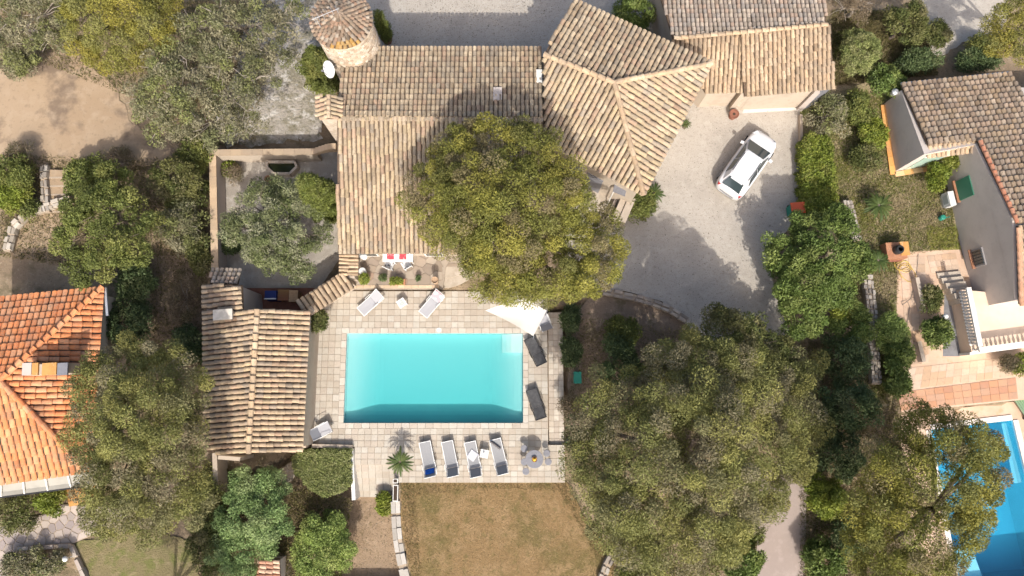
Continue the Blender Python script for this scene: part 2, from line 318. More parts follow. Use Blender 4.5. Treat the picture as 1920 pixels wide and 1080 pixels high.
# ---- paving slabs: the 300 that show largest are parts of their own, the rest one joined part
SLABC = [(.405, .36, .30), (.385, .34, .28), (.42, .38, .32), (.37, .32, .26), (.40, .345, .285), (.43, .395, .34)]
def hue(pal, v=.06):
    c = np.array(random.choice(pal)); return np.clip(c * (1 + random.uniform(-v, v)) , 0, 1)
UB = MB().box((0, 0, -.5), (1, 1, 1))
def unitbox(mat): return data('slab', UB.V, [f for f in UB.F if f != (3, 2, 1, 0)], mat)
def pave(parent, rects, z, th, pal, limit, size, gap=.018, name='slab', stag=False):
    allb = []
    for (x0, x1, y0, y1) in rects:
        nx = max(1, round((x1 - x0) / size)); ny = max(1, round((y1 - y0) / size)); sx, sy = (x1 - x0) / nx, (y1 - y0) / ny
        for i in range(nx):
            for j in range(ny):
                allb.append((x0 + (i + .5) * sx, y0 + (j + .5) * sy, sx - gap, sy - gap, z + random.uniform(-.006, .004)))
    allb.sort(key=lambda b: (b[0]) ** 2 + (b[1] - 2) ** 2 if False else b[1])
    me = unitbox(SLAB_O); V = []; F = []; C = []
    base = np.array(UB.V); quad = [f for f in UB.F if f != (3, 2, 1, 0)]
    for k, (x, y, a, b, zz) in enumerate(allb):
        c = hue(pal)
        if k < limit:
            o = bpy.data.objects.new(name, me); o.location = (x, y, zz); o.scale = (a, b, th); o.color = (*c, 1); link(o, parent)
        else:
            n = len(V) * 8; V.append(base * [a, b, th] + [x, y, zz]); F += [[i + n for i in f] for f in quad]; C.append(np.tile(c, (8, 1)))
    if V: obj(name + 's', np.vstack(V), np.array(F), SLAB_A, parent, col=np.vstack(C), kind='stuff')
TZ = .05
def xw(px, py=720): return P(px, py).x
def yw(py, px=960): return P(px, py).y
TX0, TX1, TX2 = xw(590), xw(1027), xw(1057)
TYN, TYS = yw(546), yw(905)
YB = yw(838); XS = xw(664, 880); YST = yw(872)
cop = .30
terr = obj('pool_terrace', *(lambda m: (m.V, m.F))(
    MB().prism(rectpoly(TX0, TX1, PY1 + cop, TYN), -.6, .008).prism(rectpoly(TX0, PX0 - cop, PY0 - cop, PY1 + cop), -.6, .008)
    .prism(rectpoly(PX1 + cop, TX1, PY0 - cop, PY1 + cop), -.6, .008).prism(rectpoly(TX0, TX1, YB, PY0 - cop), -.6, .008)
    .prism(rectpoly(XS, TX1, YST, YB), -.95, .008).prism(rectpoly(xw(742, 890), TX2, TYS, YST), -.95, .008).prism(rectpoly(TX1, TX2, YST, yw(834)), -.6, .008)), MORTAR, kind='structure')
pave(terr, [(TX0, PX0 - cop, PY0 - cop, PY1 + cop), (PX1 + cop, TX1, PY0 - cop, PY1 + cop), (TX0, TX1, PY1 + cop, TYN), (TX0, TX1, YB, PY0 - cop), (XS, TX1, YST, YB), (xw(742, 890), TX2, TYS, YST), (TX1 + .009, TX2, YST, yw(834))], TZ, .045, SLABC, 300, .37)
sunk = obj('drain_strip', *(lambda m: (m.V, m.F))(MB().prism(rectpoly(TX1 + .05, TX2, yw(834), yw(585)), -.9, -.21)), MORTAR, kind='structure')
pave(sunk, [(TX1 + .06, TX2, yw(834), yw(585))], -.17, .045, [(.46, .40, .33), (.42, .36, .30), (.50, .45, .38)], 300, .33)
st = thing('terrace_steps', 'broad pale stone steps from the pool terrace down to the dirt path', 'steps', (xw(700, 900), YST, -.9))
for k in range(5):
    y1 = YST - k * (YST - yw(936)) / 5; y0 = YST - (k + 1) * (YST - yw(936)) / 5
    MB().prism(rectpoly(XS, xw(741, 905), y0, y1 - .004), -.95, TZ - .17 * (k + 1) - .03).build('step', MORTAR, st)
    for q in range(6):
        xa = XS + (xw(741, 905) - XS) * q / 6; xb = XS + (xw(741, 905) - XS) * (q + 1) / 6; o = MB().box(((xa + xb) / 2, (y0 + y1) / 2, TZ - .17 * (k + 1) - .005), (xb - xa - .016, y1 - y0 - .012, .05)).build('slab', SLAB_O, st); o.color = (*hue(SLABC), 1)
# pool
D0, D1 = -.72, -1.02; WL = -.075
sp = thing('swimming_pool', 'large rectangular turquoise swimming pool set in pale stone paving', 'swimming pool', ((PX0 + PX1) / 2, (PY0 + PY1) / 2, D1))
def depth(u, v):                                               # u west-east, v north-south; the floor is dished
    side = min(1, min(u, 1 - u) / .20); k = side * side * (3 - 2 * side)
    end = min(1, (1 - v) / .10); return (D0 + (D1 - D0) * v ** 1.2) * (.56 + .44 * k) * (.9 + .1 * end)
nu, nv_ = 40, 24
def dished(e_, top, up):
    V = []; F = []
    for j in range(nv_ + 1):
        for i in range(nu + 1):
            u, v = i / nu, j / nv_; V.append((PX0 + e_ + (PX1 - PX0 - 2 * e_) * u, PY1 - e_ - (PY1 - PY0 - 2 * e_) * v, depth(u, v) + e_))
    F = [(j * (nu + 1) + i, (j + 1) * (nu + 1) + i, (j + 1) * (nu + 1) + i + 1, j * (nu + 1) + i + 1) for j in range(nv_) for i in range(nu)]
    rim = [i for i in range(nu + 1)] + [j * (nu + 1) + nu for j in range(1, nv_ + 1)] + [nv_ * (nu + 1) + i for i in range(nu - 1, -1, -1)] + [j * (nu + 1) for j in range(nv_ - 1, 0, -1)]
    b0 = len(V); V += [(V[r][0], V[r][1], top) for r in rim]; m = len(rim)
    F += [(rim[k], rim[(k + 1) % m], b0 + (k + 1) % m, b0 + k) for k in range(m)]
    if up: F = [f[::-1] for f in F]; F.append(tuple(b0 + k for k in range(m - 1, -1, -1)))
    return V, F
V, F = dished(0, TZ - .03, False); obj('basin', V, F, POOLW, sp, smooth=False)
V, F = dished(.004, WL, True); obj('water', V, F, WATER1, sp)
n = 24
for i in range(n):                                             # coping stones
    L = (PX1 - PX0 + 2 * cop) / n; x = PX0 - cop + (i + .5) * L
    for y in (PY1 + cop / 2, PY0 - cop / 2):
        o = MB().box((x, y, TZ - .015 + random.uniform(0, .004)), (L - .014, cop - .012, .06)).build('coping_stone', SLAB_O, sp); o.color = (*hue([(.45, .405, .345), (.48, .44, .385), (.42, .365, .305)]), 1)
n = 12
for i in range(n):
    L = (PY1 - PY0) / n; y = PY0 + (i + .5) * L
    for x in (PX0 - cop / 2, PX1 + cop / 2):
        o = MB().box((x, y, TZ - .015 + random.uniform(0, .004)), (cop - .012, L - .014, .06)).build('coping_stone', SLAB_O, sp); o.color = (*hue([(.45, .405, .345), (.48, .44, .385), (.42, .365, .305)]), 1)
for px, py in ((1, 1),):                                       # corner steps in the shallow end
    for k in range(3):
        MB().box((PX1 - .35 - .25 * (2 - k) / 2, PY1 - .55, -.50 + .11 * k), (.7 + .5 * (2 - k) / 2, 1.06, .11)).build('pool_step', POOLW, sp)
MB().lathe((P(823, 619).x, P(823, 619).y, TZ - .01), [(.13, 0), (.13, .028), (.10, .03)], 16).build('skimmer_lid', WHITE_PL, sp)
# neighbour's pool
def shift(p, z): return (p[0], p[1], z)
p2 = thing('swimming_pool', 'deep blue swimming pool half hidden under the pine at the right edge', 'swimming pool', (POOL2[0].x + 3, POOL2[0].y - 4, DECKZ - 1.9))
t = [shift(p, DECKZ + .02) for p in POOL2]; bt = [shift(p, DECKZ - 1.9) for p in POOL2]
obj('basin', t + bt, [(4, 5, 6, 7), (0, 4, 7, 3), (1, 2, 6, 5), (0, 1, 5, 4), (3, 7, 6, 2)][:1] + [(0, 3, 7, 4), (1, 5, 6, 2), (0, 4, 5, 1), (3, 2, 6, 7)], POOLB, p2)
t = [shift(p, DECKZ - .1) for p in grow(POOL2, -.006)]; bt = [shift(p, DECKZ - 1.893) for p in grow(POOL2, -.006)]
obj('water', t + bt, [(0, 3, 2, 1), (4, 5, 6, 7), (0, 1, 5, 4), (1, 2, 6, 5), (2, 3, 7, 6), (3, 0, 4, 7)], WATER2, p2)
MB().prism(W([(1872, 794), (1888, 792), (1912, 905), (1895, 905)], DECKZ - 1), DECKZ - 1.88, DECKZ - .75).build('pool_bench', POOLB, p2)
MB().prism(W([(1790, 1030), (1822, 1025), (1850, 1100), (1800, 1100)], DECKZ - .5), DECKZ - 1.88, DECKZ - .55).build('pool_step', POOLB, p2)
for a, b in ((0, 1), (1, 2), (3, 0)):
    p, q = Vector(POOL2[a]), Vector(POOL2[b]); dr = (q - p).normalized(); nr = Vector((dr.y, -dr.x, 0)); c = (Vector(POOL2[0]) + Vector(POOL2[2])) / 2
    if nr.dot(p - c) < 0: nr = -nr
    L = (q - p).length; n = max(1, int(L / .6))
    for i in range(n):
        m = p + dr * (L * (i + .5) / n) + nr * .16
        o = MB().box((m.x, m.y, DECKZ + .02), (L / n - .01, .30, .07), math.atan2(dr.y, dr.x)).build('coping_stone', SLAB_O, p2); o.color = (*hue([(.66, .60, .54), (.70, .64, .58)]), 1)
sheet('pool_deck', [(1690, 778), (1910, 752), (2050, 740), (2050, 792), (1898, 786), (1745, 804), (1800, 1110), (1730, 1110), (1690, 900)], DECKZ + .004, PEACH, 0)
sheet('pool_deck_side', [(1900, 786), (2050, 790), (2060, 1100), (1972, 1100)], DECKZ + .006, PEACH, 0)
# neighbour's peach patio, large slabs told apart in the darker band
pat = obj('patio', *(lambda m: (m.V, m.F))(MB().prism(W([(1682, 472), (1800, 468), (1835, 575), (1960, 560), (1960, 745), (1912, 750), (1690, 773), (1680, 720)], .0), -.7, .012)), PEACH, kind='structure')
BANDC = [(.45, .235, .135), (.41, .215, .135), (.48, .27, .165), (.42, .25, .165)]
def band(parent, a, b, c_, d_, nx, ny, pal, z, gap=.03):
    a, b, c_, d_ = [P(*p, z) for p in (a, b, c_, d_)]
    for i in range(nx):
        for j in range(ny):
            def q(u, v): return a.lerp(b, u).lerp(d_.lerp(c_, u), v)
            u0, u1, v0, v1 = i / nx + gap / nx * .5, (i + 1) / nx - gap / nx * .5, j / ny + gap / ny * .5, (j + 1) / ny - gap / ny * .5
            o = MB().prism([q(u0, v0), q(u1, v0), q(u1, v1), q(u0, v1)], z - .05, z + random.uniform(-.004, .004)).build('slab', SLAB_O, parent); o.color = (*hue(pal), 1)
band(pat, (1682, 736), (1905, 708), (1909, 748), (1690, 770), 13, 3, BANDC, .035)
PEACHC = [(.51, .36, .255), (.53, .39, .285), (.49, .33, .215), (.55, .41, .31)]
band(pat, (1704, 690), (1905, 668), (1905, 704), (1696, 731), 14, 3, PEACHC, .03, .018)
band(pat, (1688, 482), (1734, 480), (1742, 680), (1700, 686), 3, 13, PEACHC, .03, .022)
band(pat, (1738, 480), (1792, 474), (1800, 508), (1746, 512), 4, 3, PEACHC, .03, .022)
# flagstones: cells cut out of a polygon
def clip(poly, m, nrm):
    out = []; n = len(poly)
    for i in range(n):
        a, b = poly[i], poly[(i + 1) % n]; da, db = (a - m).dot(nrm), (b - m).dot(nrm)
        if da <= 0: out.append(a)
        if (da < 0 < db) or (db < 0 < da): out.append(a + (b - a) * (da / (da - db)))
    return out
def flags(parent, poly, n, z, th, pal, gap=.03, name='flagstone'):
    poly = [Vector((p[0], p[1])) for p in poly]; xs = [p.x for p in poly]; ys = [p.y for p in poly]; S = []
    k = 0
    while len(S) < n and k < 20000:
        k += 1; s = Vector((random.uniform(min(xs), max(xs)), random.uniform(min(ys), max(ys)))); area = (max(xs) - min(xs)) * (max(ys) - min(ys))
        if inpoly(s.x, s.y, poly) and all((s - o).length > .62 * math.sqrt(area / n) for o in S): S.append(s)
    for s in S:
        c = poly
        for o in S:
            if o is not s and (o - s).length < 3.5:
                d = (o - s).normalized(); c = clip(c, (s + o) / 2 - d * gap / 2, d)
                if len(c) < 3: break
        if len(c) >= 3:
            o = MB().prism([(p.x, p.y) for p in c], z - th, z + random.uniform(-.006, .006)).build(name, SLAB_O, parent); o.color = (*hue(pal, .12), 1)
FLAGC = [(.27, .215, .165), (.31, .25, .20), (.25, .20, .16), (.33, .275, .22), (.27, .19, .14)]
PZ = .42
hp = obj('house_patio', *(lambda m: (m.V, m.F))(MB().prism(W([(640, 440), (1010, 440), (905, 500), (836, 500), (830, 541), (655, 541)], PZ), -.2, PZ - .03)), surf('patio_mortar', (.30, .255, .205), [((.24, .20, .16), 1.6, .45, .6, .7), ((.36, .31, .26), 5, .54, .66, .6)], bmp=(14, .3, .02)), kind='structure')
flags(hp, W([(640, 462), (890, 462), (885, 498), (829, 500), (829, 534), (660, 534)], PZ), 62, PZ, .05, FLAGC)
for i in range(13):
    a = P(662 + i * 12.9, 537.5, PZ); o = MB().box((a.x, a.y, PZ - .03), (.38, .17, .10)).build('edge_stone', SLAB_O, hp); o.color = (*hue([(.55, .40, .26), (.50, .37, .25), (.58, .44, .30)]), 1)
cs = thing('curved_steps', 'curved grey stone steps fanning from the house patio to the pool terrace', 'steps', P(860, 520, 0))
for k, (r0, z) in enumerate(((46, .14), (27, .28))):
    pts = [(829, 500 + r0 - 6)] + [(829 + (58 + r0 * .4) * math.sin(a), 470 + (r0 + 24) * math.cos(a)) for a in [x * .16 for x in range(0, 10)]] + [(829, 480)]
    MB().prism([(v.x, v.y) for v in W(pts, z)], -.05, z).build('step', surf('step_stone_%d' % k, (.37, .32, .26), [((.29, .245, .19), 1.6, .45, .6, .7), ((.45, .39, .33), 5, .54, .66, .6)], bmp=(14, .3, .02)), cs)
sp_ = obj('flagstone_path', *(lambda m: (m.V, m.F))(MB().prism(W([(-30, 992), (80, 965), (118, 946), (210, 948), (236, 970), (200, 992), (140, 1018), (60, 1032), (-30, 1100)], .0), -.2, .01)), MORTAR, kind='structure')
flags(sp_, W([(-20, 995), (80, 967), (118, 948), (208, 950), (234, 970), (200, 990), (140, 1016), (30, 1030), (10, 1090), (-20, 1090)], .03), 80, .035, .04, [(.36, .30, .27), (.31, .265, .24), (.41, .345, .30), (.29, .245, .23)], .05)
# ---- rubble and stone walls: stones are parts
def stone(c, s, rz, j=.1):
    m = MB().box(c, s, rz, .82 if j > .05 else .95); V = [(x + random.uniform(-j, j) * min(s[0], s[1]), y + random.uniform(-j, j) * min(s[0], s[1]), z + random.uniform(-.8, .8) * j * s[2]) for x, y, z in m.V]
    return V, m.F
def stonewall(name, label, pts, z0, z1, width, sl, rows, pal, core=True, jit=.5):
    w_ = [P(p[0], p[1], z1) for p in pts]; b = w_[len(w_) // 2]; T = thing(name, label, 'wall', (b.x, b.y, z0))
    m = MB()
    for i in range(len(w_) - 1):
        p, q = w_[i], w_[i + 1]; c = (p + q) / 2; a = math.atan2(q.y - p.y, q.x - p.x); L = (q - p).length
        m.box((c.x, c.y, (z0 + z1) / 2 - .06 + .002 * i), (L + .04, width * .8, z1 - z0 - .1), a)
        n = max(1, int(L / sl)); nr = Vector((-math.sin(a), math.cos(a), 0))
        for k in range(n):
            for r in range(rows):
                off = (r + .5) / rows - .5; s = L / n; cc = p.lerp(q, (k + .5 + random.uniform(-.15, .15)) / n) + nr * off * width
                hz = random.uniform(.16, .3)
                o = obj('stone', *stone((cc.x, cc.y, z1 - hz / 2 + random.uniform(-.07, .03)), (s * random.uniform(.8, 1.02), width / rows * (random.uniform(.82, 1.02) if jit else .97), hz), a + random.uniform(-.12, .12) * jit, .1 if jit else .03), SLAB_O, T); o.color = (*hue(pal, .14), 1)
    m.build('core', MORTAR, T); return T
GREYST = [(.30, .27, .235), (.25, .22, .19), (.36, .33, .29), (.21, .185, .16), (.32, .28, .23)]
stonewall('retaining_wall', 'curved pale stone retaining wall between dirt path and dry lawn', [(741, 940), (742, 965), (743.5, 990), (746, 1015), (750, 1040), (755, 1065), (761, 1090)], -.9, .06, .52, .42, 2, [(.36, .335, .30), (.32, .295, .26), (.39, .365, .33), (.30, .275, .245)], jit=0)
stonewall('lawn_wall', 'short curved grey stone wall below the big pine by the lawn', [(1150, 1042), (1138, 1062), (1128, 1092)], -.2, .35, .5, .4, 2, GREYST, jit=.3)
stonewall('garden_wall', 'low curved stone wall along the shaded edge of the driveway', [(1112, 543), (1150, 549), (1190, 557), (1225, 567), (1258, 580), (1288, 600)], -.35, .14, .45, .42, 2, [(.36, .30, .245), (.31, .255, .21), (.41, .35, .29)], jit=.3)
stonewall('rubble_wall', 'upper stretch of rubble stone wall below the green hedge', [(1590, 375), (1598, 410), (1608, 450)], 0, .5, .6, .26, 3, GREYST)
stonewall('rubble_wall', 'lower stretch of rubble stone wall beside the weedy slope', [(1628, 515), (1636, 580), (1640, 640), (1645, 720)], 0, .5, .6, .26, 3, GREYST)
stonewall('rubble_wall', 'curved dry stone wall holding the small tan terrace', [(128, 372), (80, 388), (45, 402), (22, 425), (10, 470)], 0, .45, .5, .4, 2, [(.38, .335, .275), (.33, .285, .23), (.42, .375, .315)])
stonewall('stair_wall', 'left stone border wall of the earth steps', [(82, 308), (80, 335), (82, 365), (84, 396)], 0, .42, .45, .4, 2, GREYST)
stonewall('stair_wall', 'right stone border wall of the earth steps', [(128, 318), (129, 338)], 0, .35, .35, .36, 1, GREYST)
stonewall('bed_edge', 'pale stone kerb of the planted bed by the flagstone path', [(28, 1030), (80, 1027), (130, 1024), (140, 1045), (160, 1092)], 0, .28, .25, .5, 1, [(.40, .35, .31), (.34, .29, .26)], jit=.2)
est = thing('earth_steps', 'tan earth and stone steps at the edge of the dusty clearing', 'steps', P(105, 345))
for k in range(5):
    y0 = 318 + k * 16; o = MB().prism(W([(86, y0), (126, y0 + 1), (124, y0 + 15), (87, y0 + 14)], .19 - .035 * k), -.1, .19 - .035 * k).build('step', CLEAR, est)
    a = P(106, y0 + 15, .19 - .035 * k); o = MB().box((a.x, a.y, .14 - .035 * k), (1.15, .1, .12), .02).build('edge_stone', SLAB_O, est); o.color = (.36, .29, .22, 1)
# ================================================================== BUILDINGS
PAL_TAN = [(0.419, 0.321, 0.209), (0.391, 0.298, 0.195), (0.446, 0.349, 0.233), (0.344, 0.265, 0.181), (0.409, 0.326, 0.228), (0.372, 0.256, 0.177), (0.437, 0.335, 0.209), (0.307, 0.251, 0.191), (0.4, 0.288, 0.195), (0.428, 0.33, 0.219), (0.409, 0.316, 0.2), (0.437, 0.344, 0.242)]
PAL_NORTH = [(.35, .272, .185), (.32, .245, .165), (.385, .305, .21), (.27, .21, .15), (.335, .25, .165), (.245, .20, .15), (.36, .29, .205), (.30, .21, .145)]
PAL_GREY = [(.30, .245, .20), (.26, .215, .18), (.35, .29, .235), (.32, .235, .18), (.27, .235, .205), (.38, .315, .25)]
PAL_ORANGE = [(0.605, 0.226, 0.0924), (0.572, 0.206, 0.084), (0.627, 0.25, 0.105), (0.594, 0.269, 0.134), (0.55, 0.197, 0.0798), (0.616, 0.298, 0.155), (0.638, 0.24, 0.0924)]
PAL_HOUSE = [(.40, .30, .20), (.37, .275, .18), (.43, .325, .22), (.33, .245, .17), (.36, .245, .165), (.41, .31, .195), (.28, .22, .165), (.39, .28, .185)]
PAL_PALE = [(0.451, 0.334, 0.216), (0.423, 0.305, 0.197), (0.489, 0.371, 0.254), (0.385, 0.282, 0.188), (0.442, 0.31, 0.197), (0.357, 0.263, 0.179)]
PAL_RIGHT = [(0.271, 0.195, 0.14), (0.238, 0.176, 0.13), (0.312, 0.234, 0.173), (0.254, 0.183, 0.119), (0.295, 0.211, 0.137), (0.221, 0.172, 0.133), (0.328, 0.257, 0.191)]
def tilemesh():
    k = 6; V = []; F = []
    for (y, r, z0) in ((0, .455, .29), (1.12, .38, .0), (0, .36, .20)):
        for j in range(k):
            a = math.pi * j / (k - 1); V.append((-r * math.cos(a), y, z0 + r * .92 * math.sin(a)))
    for j in range(k - 1):
        F += [(j, j + 1, k + j + 1, k + j), (2 * k + j, 2 * k + j + 1, j + 1, j)]
    return V, F
TV, TF = tilemesh(); TVn = np.array(TV); TFn = np.array(TF)
TILE_ME = data('tile', TV, TF, TILE_O, smooth=False)
COVER = []                                                     # pixel discs that trees hide
def hidden(px, py): return any(((px - a) / rx) ** 2 + ((py - b) / ry) ** 2 < 1 for a, b, rx, ry in COVER) or not (0 < px < 1920 and 0 < py < 1080)
COVER += [(960, 400, 200, 185), (270, 820, 150, 180)]
class Roof:
    def __init__(s, parent, name='roof', limit=300): s.T = []; s.parent = parent; s.limit = limit; s.name = name; s.decks = MB(); s.caps = []
    def facet(s, pts, e0, e1, w=.235, ex=.34, pal=PAL_TAN, zs=1.0, stagger=.15):
        """pts: 3-D outline; e0, e1: two points that give the eave direction"""
        pts = [Vector(p) for p in pts]; n = Vector((0, 0, 0)); c = sum(pts, Vector()) / len(pts)
        for i in range(len(pts)):
            n += (pts[i] - c).cross(pts[(i + 1) % len(pts)] - c)
        n.normalize(); n = n if n.z > 0 else -n
        e = Vector(e1) - Vector(e0); e = (e - n * e.dot(n)).normalized(); u = n.cross(e).normalized()
        if u.z < 0: e, u = -e, -u
        o = c; p2 = [((p - o).dot(e), (p - o).dot(u)) for p in pts]
        flat = [o + e * a + u * b for a, b in p2]; m = len(flat)
        s.decks.add([p + n * .0 for p in flat] + [p - n * .12 for p in flat], [tuple(range(m))[::1], tuple(range(2 * m - 1, m - 1, -1))] + [(i, m + i, m + (i + 1) % m, (i + 1) % m) for i in range(m)])
        s0, s1 = min(a for a, b in p2), max(a for a, b in p2); nc = max(1, round((s1 - s0) / w)); w = (s1 - s0) / nc
        tmin = min(b for a, b in p2)
        for i in range(nc):
            x = s0 + (i + .5) * w; ts = []
            for k in range(m):
                (ax, ay), (bx, by) = p2[k], p2[(k + 1) % m]
                if (ax > x) != (bx > x): ts.append(ay + (by - ay) * (x - ax) / (bx - ax))
            if len(ts) < 2: continue
            t0, t1 = min(ts), max(ts); t = t0 - .05; off = random.uniform(-.5, .5) * stagger * ex
            first = True
            while t < t1 - .06:
                L = ex + (off if first else 0); first = False; full = t + L <= t1
                if not full: L = t1 - t
                sx = x + random.gauss(0, .009)
                yaw = random.gauss(0, .028); ee = (e + u * yaw).normalized(); uu = (u - e * yaw).normalized()
                org = o + e * sx + u * t + n * random.uniform(-.004, .012)
                M = Matrix(((ee.x * w, uu.x * L, n.x * w * zs, org.x), (ee.y * w, uu.y * L, n.y * w * zs, org.y), (ee.z * w, uu.z * L, n.z * w * zs, org.z), (0, 0, 0, 1)))
                cl = hue(pal, .13 if pal is not PAL_ORANGE else .06)
                if random.random() < (.12 if pal is not PAL_ORANGE else .04): cl = cl * random.choice([.68, .78, 1.15])
                s.T.append((M, cl, full)); t += L
    def cap(s, p, q, w=.30, ex=.40, pal=PAL_PALE):
        p, q = Vector(p), Vector(q); L = (q - p).length; n = max(1, round(L / ex)); ex = L / n; u = (q - p).normalized()
        nn = Vector((0, 0, 1)); nn = (nn - u * nn.dot(u)).normalized(); e = u.cross(nn)
        for i in range(n):
            org = p + u * (i * ex) + nn * .03
            M = Matrix(((e.x * w, u.x * ex, nn.x * w, org.x), (e.y * w, u.y * ex, nn.y * w, org.y), (e.z * w, u.z * ex, nn.z * w, org.z), (0, 0, 0, 1)))
            s.caps.append((M, hue(pal, .1)))
    def build(s, deckmat=None):
        R = s.decks.build(s.name, deckmat or DECK, s.parent); g = WLOC.get(s.parent.name, Vector((0, 0, 0))); WLOC_R = g
        sc = []
        for k, (M, c, full) in enumerate(s.T):
            px, py = to_px(M.translation); sc.append((not full or hidden(px, py), -(M.translation.z) + .02 * M.translation.length, k))
        sc.sort(); one = set(k for h, d, k in sc[:s.limit] if not h); V = []; C = []; nv = len(TVn)
        for k, (M, c, full) in enumerate(s.T):
            if k in one:
                o = bpy.data.objects.new('tile', TILE_ME); COL.objects.link(o); o.parent = R; o.color = (*c, 1); o.matrix_basis = M
            else:
                A = np.array(M); V.append(TVn @ A[:3, :3].T + A[:3, 3]); C.append(np.tile(c, (nv, 1)))
        for M, c in s.caps:
            o = bpy.data.objects.new('ridge_tile', TILE_ME); COL.objects.link(o); o.parent = R; o.color = (*c, 1); o.matrix_basis = M
        if V:
            F = (TFn[None] + np.arange(len(V))[:, None, None] * nv).reshape(-1, 4)
            o = obj('tiles', np.vstack(V), F, TILE_A, None, col=np.vstack(C), kind='stuff'); o.parent = R
        return R
def inset(pts, k):
    c = sum((Vector((p[0], p[1], 0)) for p in pts), Vector()) / len(pts); out = []
    for p in pts:
        v = Vector((p[0], p[1], 0)) - c; v *= max(0, 1 - k / v.length); out.append((c.x + v.x, c.y + v.y, p[2]))
    return out
def walls(parent, pts, mat, k=.4, z0=-.1, drop=.1, name='wall'):
    q = inset(pts, k); return MB().prism([(p[0], p[1]) for p in q], z0, [p[2] - drop for p in q]).build(name, mat, parent)
def wallbox(parent, name, a, b, z0, z1, th, mat, off=0.0):
    """upright slab standing on the ground line a-b (world)"""
    a, b = Vector(a), Vector(b); d = (b - a); L = d.length; r = math.atan2(d.y, d.x); c = (a + b) / 2 + Vector((-math.sin(r), math.cos(r), 0)) * off
    return MB().box((c.x, c.y, (z0 + z1) / 2), (L, th, z1 - z0), r).build(name, mat, parent)
# ---- the villa's long wing
vb = P(820, 330)
villa = thing('villa', 'long tan tiled villa wing north of the swimming pool', 'house', (vb.x, vb.y, 0))
nw, ne = P(643, 91, 4.45), P(1012, 91, 4.45); rw, re = P(632, 219, 5.2), P(1018, 221, 5.2); sw, se = P(634, 474, 2.95), P(1022, 474, 2.95)
R = Roof(villa)
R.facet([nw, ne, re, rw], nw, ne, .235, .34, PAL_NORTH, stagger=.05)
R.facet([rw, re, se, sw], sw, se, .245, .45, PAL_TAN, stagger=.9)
for i in range(46):                                            # round mortar-set tile ends along the ridge
    p = rw.lerp(re, (i + .5) / 46); R.caps.append((Matrix.Translation(p + Vector((0, .02, .02))) @ Matrix.Diagonal((.21, .28, .2, 1)), hue(PAL_NORTH, .15)))
R.build()
wallbox(villa, 'ridge_mortar', rw + Vector((0, -.1, 0)), re + Vector((0, -.1, 0)), 5.08, 5.235, .2, MORTAR)
walls(villa, [nw, ne, re, se, sw, rw], STUCCO, .5)
def ventbox(parent, name, px, py, z, s, mat):
    a = P(px, py, z); return MB().box((a.x, a.y, z - .2), s, 0, .92).build(name, mat, parent)
ventbox(villa, 'roof_vent', 933, 176, 5.1, (.5, .8, .45), STUCCO_G); ventbox(villa, 'vent_pipe', 1011, 143, 4.9, (.34, .8, .5), WHITE)
for i in range(3):                                             # patio doors under the eave
    a = P(680 + 60 * i, 476, 0); b = P(715 + 60 * i, 476, 0)
    q = inset([nw, ne, re, se, sw, rw], .5); y = q[4][1]
    d = MB().box(((a.x + b.x) / 2, y - .02, 1.45), (1.1, .06, 2.0)).build('door', WHITE, villa); MB().box(((a.x + b.x) / 2, y - .055, 1.5), (.9, .02, 1.7)).build('pane', GLASS, d)
# chimney with its own little gable roof
cp = [P(596, 179, 5.3), P(640, 182, 5.3), P(638, 222, 5.3), P(596, 222, 5.3)]; r0, r1 = P(617, 180, 5.7), P(617, 222, 5.7)
ch = walls(villa, cp, STONEW, .12, name='chimney')
RC = Roof(villa, 'chimney_roof'); RC.facet([cp[0], r0, r1, cp[3]], cp[0], cp[3], .24, .34, PAL_TAN); RC.facet([r0, cp[1], cp[2], r1], cp[1], cp[2], .24, .34, PAL_TAN); RC.cap(r0, r1, .25, .3); RC.build()
# ---- angled hip-roofed wing
hip = thing('hip_roof_wing', 'square wing with hipped tan tile roof standing askew beside the driveway', 'house', (P(1160, 200).x, P(1160, 200).y, 0))
A_, B_, C_, D_, E_, F_ = P(1076, -2, 5.15), P(1332, 121, 5.0), P(1151, 156, 6.1), P(1020, 104, 5.9), P(1206, 366, 4.1), P(1020, 264, 4.3)
R = Roof(hip)
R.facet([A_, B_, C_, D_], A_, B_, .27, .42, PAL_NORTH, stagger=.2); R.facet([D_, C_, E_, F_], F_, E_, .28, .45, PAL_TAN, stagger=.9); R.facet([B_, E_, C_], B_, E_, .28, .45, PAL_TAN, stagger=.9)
for a, b in ((D_, C_), (B_, C_), (E_, C_)): R.cap(a + Vector((0, 0, .02)), b + Vector((0, 0, .02)), .34, .42)
R.build(); walls(hip, [A_, B_, E_, F_, D_], STUCCO, .45)
a, b = Vector(inset([A_, B_, E_, F_, D_], .45)[3]), Vector(inset([A_, B_, E_, F_, D_], .45)[2])
dr = math.atan2(b.y - a.y, b.x - a.x); c = a.lerp(b, .55)
dd = MB().box((c.x + .03, c.y - .03, 1.1), (1.0, .12, 2.2), dr).build('door', GREYM, hip)
